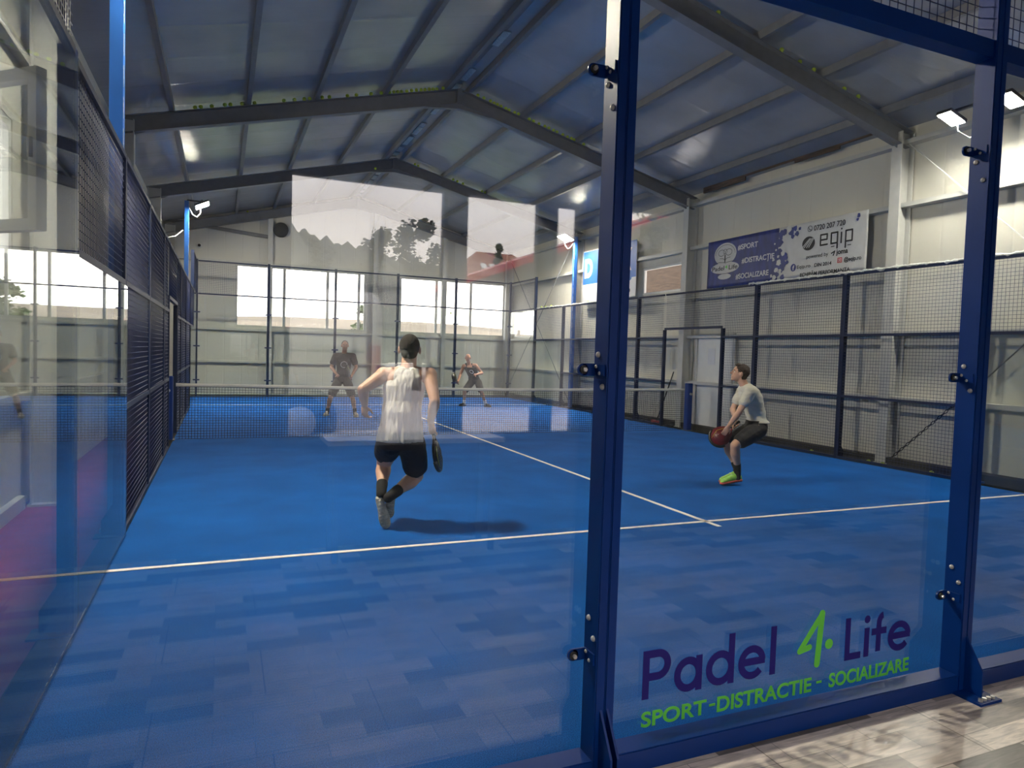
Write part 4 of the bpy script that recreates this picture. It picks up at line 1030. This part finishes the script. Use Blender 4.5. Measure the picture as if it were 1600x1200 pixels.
def torso_secs(pel, wai, che, nec, x, f, s=1.0, ex=0.0, top=True):
    pel, wai, che, nec = map(V, (pel, wai, che, nec)); x = V(x).normalized()
    def sec(c, a, b, k=0):
        return (c, x*(a+ex)*s, f_(c)*(b+ex)*s)
    up_ = (nec-pel).normalized(); fr = V(f); fr = (fr-up_*fr.dot(up_)); fr = (fr-x*fr.dot(x)).normalized()
    f_ = lambda c: fr
    L = [sec(pel-up_*.07*s, .105, .09), sec(pel, .160, .112), sec(pel+(wai-pel)*.5, .155, .108), sec(wai, .140, .100), sec(wai+(che-wai)*.5, .152, .108), sec(che, .172, .118), sec(che+(nec-che)*.45, .176, .105)]
    if top: L += [sec(che+(nec-che)*.72, .135, .080), sec(che+(nec-che)*.92, .070, .058)]
    return L
def wrinkle(seed, amp, sc):
    from mathutils import noise
    o = V((seed*3.1, seed*1.7, seed))
    return lambda co: amp*noise.noise(V((co.x*sc[0], co.y*sc[0], co.z*sc[1]))+o)+amp*.5*noise.noise(V((co.x*sc[0]*2.3, co.y*sc[0]*2.3, co.z*sc[1]*2))+o)

def racket(c, h, nrm, m, lab, s=1.0):
    """c: middle of the grip, h: axis to the head, nrm: face normal"""
    c = V(c); h = V(h).normalized(); nrm = V(nrm); nrm = (nrm-h*nrm.dot(h)).normalized(); x = h.cross(nrm)
    t = thing('padel_racket', lab, 'padel racket', tuple(c))
    obj('grip', tube(bmesh.new(), [c-h*.07, c+h*.07], [.018, .016], 14), 'black', t, True)
    hc = c+h*.235; bm = bmesh.new(); N = 36
    out = [hc+h*.130*math.cos(2*PI*k/N)+x*.122*math.sin(2*PI*k/N) for k in range(N)]
    prism(bm, [p-nrm*.017 for p in out], nrm*.034); bmesh.ops.recalc_face_normals(bm, faces=bm.faces)
    bmesh.ops.bevel(bm, geom=[e for e in bm.edges if len(e.link_faces) == 2 and e.calc_face_angle(0) > 1], offset=.008, segments=3, affect='EDGES')
    f_ = obj('head_face', bm, m, t, True)
    bm = bmesh.new()
    for i in range(-4, 5):
        for j in range(-4, 5):
            if i*i+j*j < 17:
                for sg in (-1, 1):
                    p = hc+h*i*.021+x*j*.021+nrm*.0168*sg; tube(bm, [p, p+nrm*.0008*sg], .0055, 8)
    obj('drill_holes', bm, 'black', f_)
    obj('edge_guard', tube(bmesh.new(), [hc+(h*.134*math.cos(a)+x*.126*math.sin(a)) for a in [-1.3+2.6*k/20 for k in range(21)]], .019, 8), 'racket', t, True)
    bm = bmesh.new()
    for k in (-1, 1): tube(bm, [c+h*.06+x*.006*k, c+h*.10+x*.035*k, hc-h*.095+x*.080*k], .012, 8)
    obj('throat', bm, m, t, True)
    bm = bmesh.new()
    for sg in (-1, 1): tube(bm, [hc+h*.10+x*.05+nrm*.018*sg, hc-h*.01+x*.085+nrm*.018*sg, hc-h*.09+x*.055+nrm*.018*sg], .0022, 6)
    obj('printed_stripe', bm, 'yellow', f_, True)
    return t

# --- player nearest the camera, seen from behind
A = thing('person', 'player in sleeveless grey-white top and black shorts running away from the camera', 'person', (2.10, 3.66, 0))
xr = V((.955, -.296, 0)).normalized(); fr_ = V((.296, .955, 0)).normalized()
a_pel, a_wai, a_che, a_nec = V((2.133, 3.60, .79)), V((2.141, 3.60, .98)), V((2.168, 3.64, 1.235)), V((2.205, 3.66, 1.410))
shL, elL, wrL = V((1.998, 3.70, 1.335)), V((1.805, 3.615, 1.215)), V((1.850, 3.76, 1.075))
shR, elR, wrR = V((2.375, 3.59, 1.345)), V((2.385, 3.43, 1.130)), V((2.385, 3.55, .945))
hd = V((2.222, 3.700, 1.565))
bm = bmesh.new()
loft(bm, torso_secs(a_pel, a_wai, a_che, a_nec, xr, fr_, 1.0, -.012), 28, 2.2)
chain(bm, [a_nec-V((0, 0, .03)), hd-V((0, 0, .05))], [.070, .065], 16)
head(bm, hd, fr_, (0.02, .10, 1), 1.14)
for s_, e_, w_ in ((shL, elL, wrL), (shR, elR, wrR)):
    chain(bm, [a_che+(a_nec-a_che)*.6, s_], [.078, .066], 14); sph(bm, s_, .070); arm(bm, s_, e_, w_, 1.2)
    sb = (s_+a_che*1.0)/2; ell(bm, sb-fr_*.045+V((0, 0, .0)), xr*.060, fr_*.045, (0, 0, .085), 14, 10)     # shoulder blade
leg(bm, (2.055, 3.62, .76), (2.073, 3.947, .520), (2.000, 3.690, .325), 1.2)
leg(bm, (2.222, 3.57, .76), (2.338, 3.807, .420), (2.070, 3.600, .300), 1.2)
hand(bm, wrL, (.05, .12, -.98), (.7, .6, .1), 1.0, .55, 1)
gc = V((2.412, 3.575, .870)); hx_ = V((.20, -.02, -.97))
grip_hand(bm, wrR, hx_, 1.0, 1, gc)
remesh('body', bm, 'skin', A, .0065, 3)
eyes(hd, fr_, (0.02, .10, 1), 1.14, A)
bm = bmesh.new(); ell(bm, hd+V((0, 0, .030))-fr_*.018, xr*.0905, fr_*.107, (0, 0, .106)); ell(bm, hd+V((0, 0, -.03))-fr_*.050, xr*.074, fr_*.060, (0, 0, .062))
remesh('hair', bm, 'hair', A, .006, 1)
bm = bmesh.new()
S_ = torso_secs(a_pel, a_wai, a_che, a_nec, xr, fr_, 1.0, .014, False)
S_[0] = (a_pel+V((0, 0, -.02)), xr*.205, fr_*.150); S_[1] = (a_pel+V((0, 0, .06)), xr*.192, fr_*.140)
S_ = [S_[0], S_[1]]+[(a_pel+(a_wai-a_pel)*.8, xr*.176, fr_*.130), (a_wai+V((0, 0, .05)), xr*.168, fr_*.128)]+S_[4:6]
S_ += [(a_che+(a_nec-a_che)*.42, xr*.160, fr_*.122), (a_che+(a_nec-a_che)*.80, xr*.135, fr_*.096), (a_che+(a_nec-a_che)*.98, xr*.105, fr_*.082)]
loft(bm, S_, 32, 2.2)
for k in (-1, 1): chain(bm, [a_che+(a_nec-a_che)*.45+xr*.085*k-fr_*.055, a_nec+xr*.088*k+V((0, 0, -.032)), a_che+(a_nec-a_che)*.45+xr*.085*k+fr_*.06], [.050, .044, .05], 12)
remesh('tank_top', bm, 'tank', A, .007, 3, wrinkle(2, .008, (26, 4)))
bm = bmesh.new()
loft(bm, [(a_pel+V((0, 0, .07)), xr*.168, fr_*.125), (a_pel, xr*.182, fr_*.135), (a_pel-V((0, 0, .09)), xr*.178, fr_*.132)], 24)
chain(bm, [(2.05, 3.63, .755), (2.062, 3.77, .675), (2.066, 3.83, .640)], [.118, .115, .108], 18)
chain(bm, [(2.228, 3.58, .75), (2.288, 3.70, .60), (2.312, 3.755, .52)], [.120, .118, .112], 18)
remesh('shorts', bm, 'shorts', A, .007, 3, wrinkle(5, .006, (12, 8)))
obj('pocket_zip', tube(bmesh.new(), [(2.30, 3.555, .66), (2.30, 3.548, .63)], .004, 6), 'bolt', A)
for an_, kn_ in (((2.000, 3.690, .325), (2.073, 3.947, .520)), ((2.070, 3.600, .300), (2.338, 3.807, .420))):
    an_, kn_ = V(an_), V(kn_); bm = bmesh.new(); d = kn_-an_; chain(bm, [an_-d.normalized()*.05, an_, an_+d*.24], [.044, .046, .052], 16); remesh('sock', bm, 'sock', A, .006, 2)
shoe(A, (2.000, 3.690, .320), (1.962, 3.625, .290), (2.032, 3.600, .014), (.15, 1, .1), 'shoe', 'sole', .006)
shoe(A, (2.075, 3.610, .285), (2.060, 3.575, .250), (2.085, 3.800, .050), (.1, .35, .85), 'shoe', 'sole', .006)
obj('wristband', tube(bmesh.new(), [wrR+(elR-wrR)*.02, wrR+(elR-wrR)*.10], .030, 16), 'wire', A, True)
racket(gc, hx_, (.85, -.45, .15), 'racket', 'dark padel racket with yellow print held low by the running player')

# --- player at the right, crouching side on
Bp = thing('person', 'crouching player in cream T-shirt and lime green shoes near the right fence', 'person', (6.65, 4.55, 0))
vd = V((.79, .61, 0)).normalized()       # away from the camera, his shoulder line
ff = V((-.79, .61, 0)).normalized(); ff = V((-.86, .50, 0)).normalized()
lat = V((.50, .86, 0)).normalized()
b_pel, b_wai, b_che, b_nec = V((6.90, 4.49, .735)), V((6.905, 4.50, .87)), V((6.835, 4.53, 1.10)), V((6.760, 4.565, 1.262))
hb = V((6.700, 4.600, 1.395))
sN, eN, wN = V((6.705, 4.415, 1.175)), V((6.565, 4.42, .93)), V((6.490, 4.52, .735))
sF, eF, wF = V((6.860, 4.70, 1.175)), V((6.72, 4.72, .93)), V((6.680, 4.605, .82))
bm = bmesh.new()
loft(bm, torso_secs(b_pel, b_wai, b_che, b_nec, lat, ff, .98, -.010), 28, 2.2)
chain(bm, [b_nec-V((0, 0, .03)), hb-V((0, 0, .05))-ff*.01], [.056, .054], 16)
hu = V((.28, -.16, 1)); head(bm, hb, ff+V((0, 0, .28)), hu, 1.0)
for s_, e_, w_ in ((sN, eN, wN), (sF, eF, wF)):
    chain(bm, [b_che+(b_nec-b_che)*.6, s_], [.070, .058], 14); arm(bm, s_, e_, w_, 1.0)
leg(bm, (6.84, 4.41, .72), (6.500, 4.400, .515), (6.640, 4.490, .190), 1.05)
leg(bm, (6.94, 4.58, .72), (6.640, 4.700, .500), (6.730, 4.610, .190), 1.05)
gb = V((6.475, 4.585, .665)); hbx = V((-.10, .25, -.20)).normalized()
hbx = V((-.55, .20, -.48)).normalized(); gb = V((6.665, 4.60, .745))
grip_hand(bm, wF, hbx, 1.0, 1, gb)
hand(bm, wN, (-.25, .30, -.75), (.5, .8, 0), 1.0, .5, 1)
remesh('body', bm, 'skin', Bp, .007, 3)
eyes(hb, ff+V((0, 0, .28)), hu, 1.0, Bp)
bm = bmesh.new(); fu = (ff+V((0, 0, .28))).normalized(); uu = (hu-fu*hu.dot(fu)).normalized(); xx = fu.cross(uu)
ell(bm, hb+uu*.036-fu*.020, xx*.084, fu*.098, uu*.092); ell(bm, hb-uu*.028-fu*.050, xx*.070, fu*.048, uu*.060); ell(bm, hb+uu*.095+fu*.045, xx*.058, fu*.042, uu*.024)
remesh('hair', bm, 'hairb', Bp, .006, 1, wrinkle(3, .006, (60, 60)))
bm = bmesh.new()
S_ = torso_secs(b_pel, b_wai, b_che, b_nec, lat, ff, .98, .016, True)[2:]
S_ = [(b_pel+V((.02, -.01, .05)), lat*.172, ff*.138)]+S_
loft(bm, S_, 30, 2.2)
for s_, e_ in ((sN, eN), (sF, eF)):
    chain(bm, [b_che+(b_nec-b_che)*.55, s_, s_+(e_-s_)*.55], [.090, .078, .070], 16)
remesh('t_shirt', bm, 'tee', Bp, .007, 3, wrinkle(7, .008, (7, 18)))
bm = bmesh.new()
loft(bm, [(b_pel+V((0, 0, .08)), lat*.160, ff*.125), (b_pel, lat*.178, ff*.142), (b_pel-V((0, 0, .07)), lat*.165, ff*.13)], 24)
chain(bm, [(6.86, 4.41, .70), (6.70, 4.405, .625), (6.60, 4.40, .575)], [.112, .108, .098], 18)
chain(bm, [(6.94, 4.57, .70), (6.80, 4.63, .61), (6.71, 4.67, .55)], [.112, .108, .098], 18)
remesh('shorts', bm, 'shorts', Bp, .007, 3, wrinkle(6, .006, (10, 10)))
for an_, kn_ in (((6.640, 4.490, .190), (6.500, 4.400, .515)), ((6.730, 4.610, .190), (6.640, 4.700, .500))):
    an_, kn_ = V(an_), V(kn_); bm = bmesh.new(); d = kn_-an_; chain(bm, [an_-V((0, 0, .10)), an_, an_+d*.22], [.042, .042, .047], 16); remesh('sock', bm, 'sock', Bp, .006, 2)
shoe(Bp, (6.640, 4.490, .120), (6.700, 4.470, .060), (6.440, 4.560, .008), (.1, 0, 1), 'shoeg', 'soler', .006)
shoe(Bp, (6.730, 4.610, .110), (6.780, 4.590, .050), (6.530, 4.690, .008), (.1, 0, 1), 'shoeg', 'soler', .006)
racket(gb, hbx, (-.50, -.80, .35), 'racketr', 'red and black padel racket held by the crouching right-hand player')

def far_player(lab, J, f, shirt, sleeves, shorts, shoes, hairm, s, vox=.011, skin='skinb', collar=None):
    c0 = (V(J['anL'])+V(J['anR']))/2; P = thing('person', lab, 'person', (c0.x, c0.y, 0))
    f = V(f).normalized(); x = f.cross(V((0, 0, 1))).normalized(); g = {k: V(v) for k, v in J.items() if isinstance(v, (tuple, Vector))}
    bm = bmesh.new(); loft(bm, torso_secs(g['pel'], g['wai'], g['che'], g['nec'], x, f, s, -.008), 24, 2.2)
    chain(bm, [g['nec']-V((0, 0, .03)), g['head']-V((0, 0, .05))], [.056*s, .054*s], 12)
    head(bm, g['head'], f, (0, 0, 1), s)
    for k in 'LR':
        chain(bm, [g['che']+(g['nec']-g['che'])*.6, g['sh'+k]], [.070*s, .058*s], 12); arm(bm, g['sh'+k], g['el'+k], g['wr'+k], s)
        leg(bm, g['hip'+k], g['kn'+k], g['an'+k], s)
    gk = J['grip']; gc_ = g['wr'+gk]+(g['wr'+gk]-g['el'+gk]).normalized()*.075
    hx2 = V(J['rdir']); grip_hand(bm, g['wr'+gk], hx2, 1.0, 1, gc_)
    ok = 'L' if gk == 'R' else 'R'; hand(bm, g['wr'+ok], (g['wr'+ok]-g['el'+ok]), f, 1.0, .5, 1 if ok == 'L' else -1)
    remesh('body', bm, skin, P, vox*.8, 2)
    eyes(g['head'], f, (0, 0, 1), s, P, brow=bool(hairm))
    if hairm:
        bm = bmesh.new(); ell(bm, g['head']+V((0, 0, .030))*s-f*.016*s, x*.080*s, f*.094*s, (0, 0, .090*s)); remesh('hair' if hairm != 'wink' else 'cap', bm, hairm, P, .009, 1)
    bm = bmesh.new(); S_ = torso_secs(g['pel'], g['wai'], g['che'], g['nec'], x, f, s, .014, sleeves)
    loft(bm, S_[1:], 26, 2.2)
    if sleeves:
        for k in 'LR': chain(bm, [g['che']+(g['nec']-g['che'])*.55, g['sh'+k], g['sh'+k]+(g['el'+k]-g['sh'+k])*.6], [.09*s, .078*s, .074*s], 14)
    else:
        for k in (-1, 1): chain(bm, [g['che']+x*.085*k*s-f*.04, g['nec']+x*.08*k*s-V((0, 0, .03)), g['che']+x*.085*k*s+f*.05], [.060*s, .048*s, .060*s], 12)
    remesh('t_shirt' if sleeves else 'vest', bm, shirt, P, vox, 2, wrinkle(4, .006, (10, 10)))
    bm = bmesh.new(); loft(bm, [(g['pel']+V((0, 0, .06)), x*.165*s, f*.13*s), (g['pel'], x*.18*s, f*.14*s), (g['pel']-V((0, 0, .08)), x*.17*s, f*.13*s)], 22)
    for k in 'LR': chain(bm, [g['hip'+k], g['hip'+k]+(g['kn'+k]-g['hip'+k])*.8], [.110*s, .100*s], 16)
    remesh('shorts', bm, shorts, P, vox, 2)
    for k in 'LR':
        an_, kn_ = g['an'+k], g['kn'+k]; bm = bmesh.new(); chain(bm, [an_-V((0, 0, .04)), an_+(kn_-an_)*.2], [.042*s, .047*s], 12); remesh('sock', bm, 'wink' if J.get('wsock') else 'sock', P, .009, 1)
        td = V(J['td'+k]); shoe(P, an_, V((an_.x, an_.y, .010))-td*.06, V((an_.x, an_.y, .010))+td*.20, (0, 0, 1), shoes, shoes, .009, s)
    # round print on the chest
    pc = g['che']+(g['wai']-g['che'])*.35+f*.142*s
    bm = bmesh.new(); up_ = (g['che']-g['wai']).normalized(); nn = x.cross(up_).normalized()
    tube(bm, [pc+(x*math.cos(2*PI*k/24)+up_*math.sin(2*PI*k/24))*J.get('logor', .05) for k in range(25)], .006, 5, False); obj('chest_print', bm, 'wink', P)
    return P, gc_, hx2
JC = dict(head=(3.294, 13.729, 1.62), nec=(3.290, 13.776, 1.455), che=(3.29, 13.80, 1.28), wai=(3.29, 13.86, 1.02), pel=(3.276, 13.89, .86),
          shL=(3.115, 13.87, 1.375), shR=(3.470, 13.70, 1.385), elL=(3.01, 13.82, 1.12), elR=(3.54, 13.62, 1.13), wrL=(3.10, 13.58, .965), wrR=(3.42, 13.46, .95),
          hipL=(3.19, 13.90, .80), hipR=(3.37, 13.82, .80), knL=(3.00, 13.74, .45), knR=(3.46, 13.58, .45), anL=(2.945, 13.86, .10), anR=(3.535, 13.62, .10),
          grip='R', rdir=(-.3, -.5, .45), tdL=V((-.40, -.91, 0)), tdR=V((.05, -1, 0)), logor=.07)
PC = far_player('player in black T-shirt and shorts standing beyond the net, left of the middle', JC, (-.12, -1, -.02), 'blackt', True, 'shorts', 'shoe', 'hairb', 1.0)
racket(PC[1], PC[2], (.3, -.8, .5), 'racket', 'dark padel racket held up by the far left player')
JD = dict(head=(7.20, 16.373, 1.395), nec=(7.262, 16.426, 1.235), che=(7.33, 16.43, 1.075), wai=(7.42, 16.46, .86), pel=(7.468, 16.48, .735),
          shL=(7.13, 16.50, 1.160), shR=(7.44, 16.35, 1.180), elL=(7.015, 16.46, .91), elR=(7.60, 16.24, .97), wrL=(6.91, 16.32, .74), wrR=(7.37, 16.12, .93),
          hipL=(7.37, 16.50, .69), hipR=(7.55, 16.40, .69), knL=(7.12, 16.33, .44), knR=(7.55, 16.16, .46), anL=(7.15, 16.44, .10), anR=(7.72, 16.20, .10),
          grip='L', rdir=(-.5, -.4, .55), tdL=V((-.90, -.42, 0)), tdR=V((.45, -.89, 0)), wsock=True, logor=.05)
PD = far_player('player in black vest lunging at the far right beyond the net, seen from the front', JD, (-.42, -.88, 0), 'blackt', False, 'shorts', 'black', None, 1.0)
racket(PD[1], PD[2], (.5, -.7, .3), 'racket', 'dark padel racket held low by the far player in the vest')
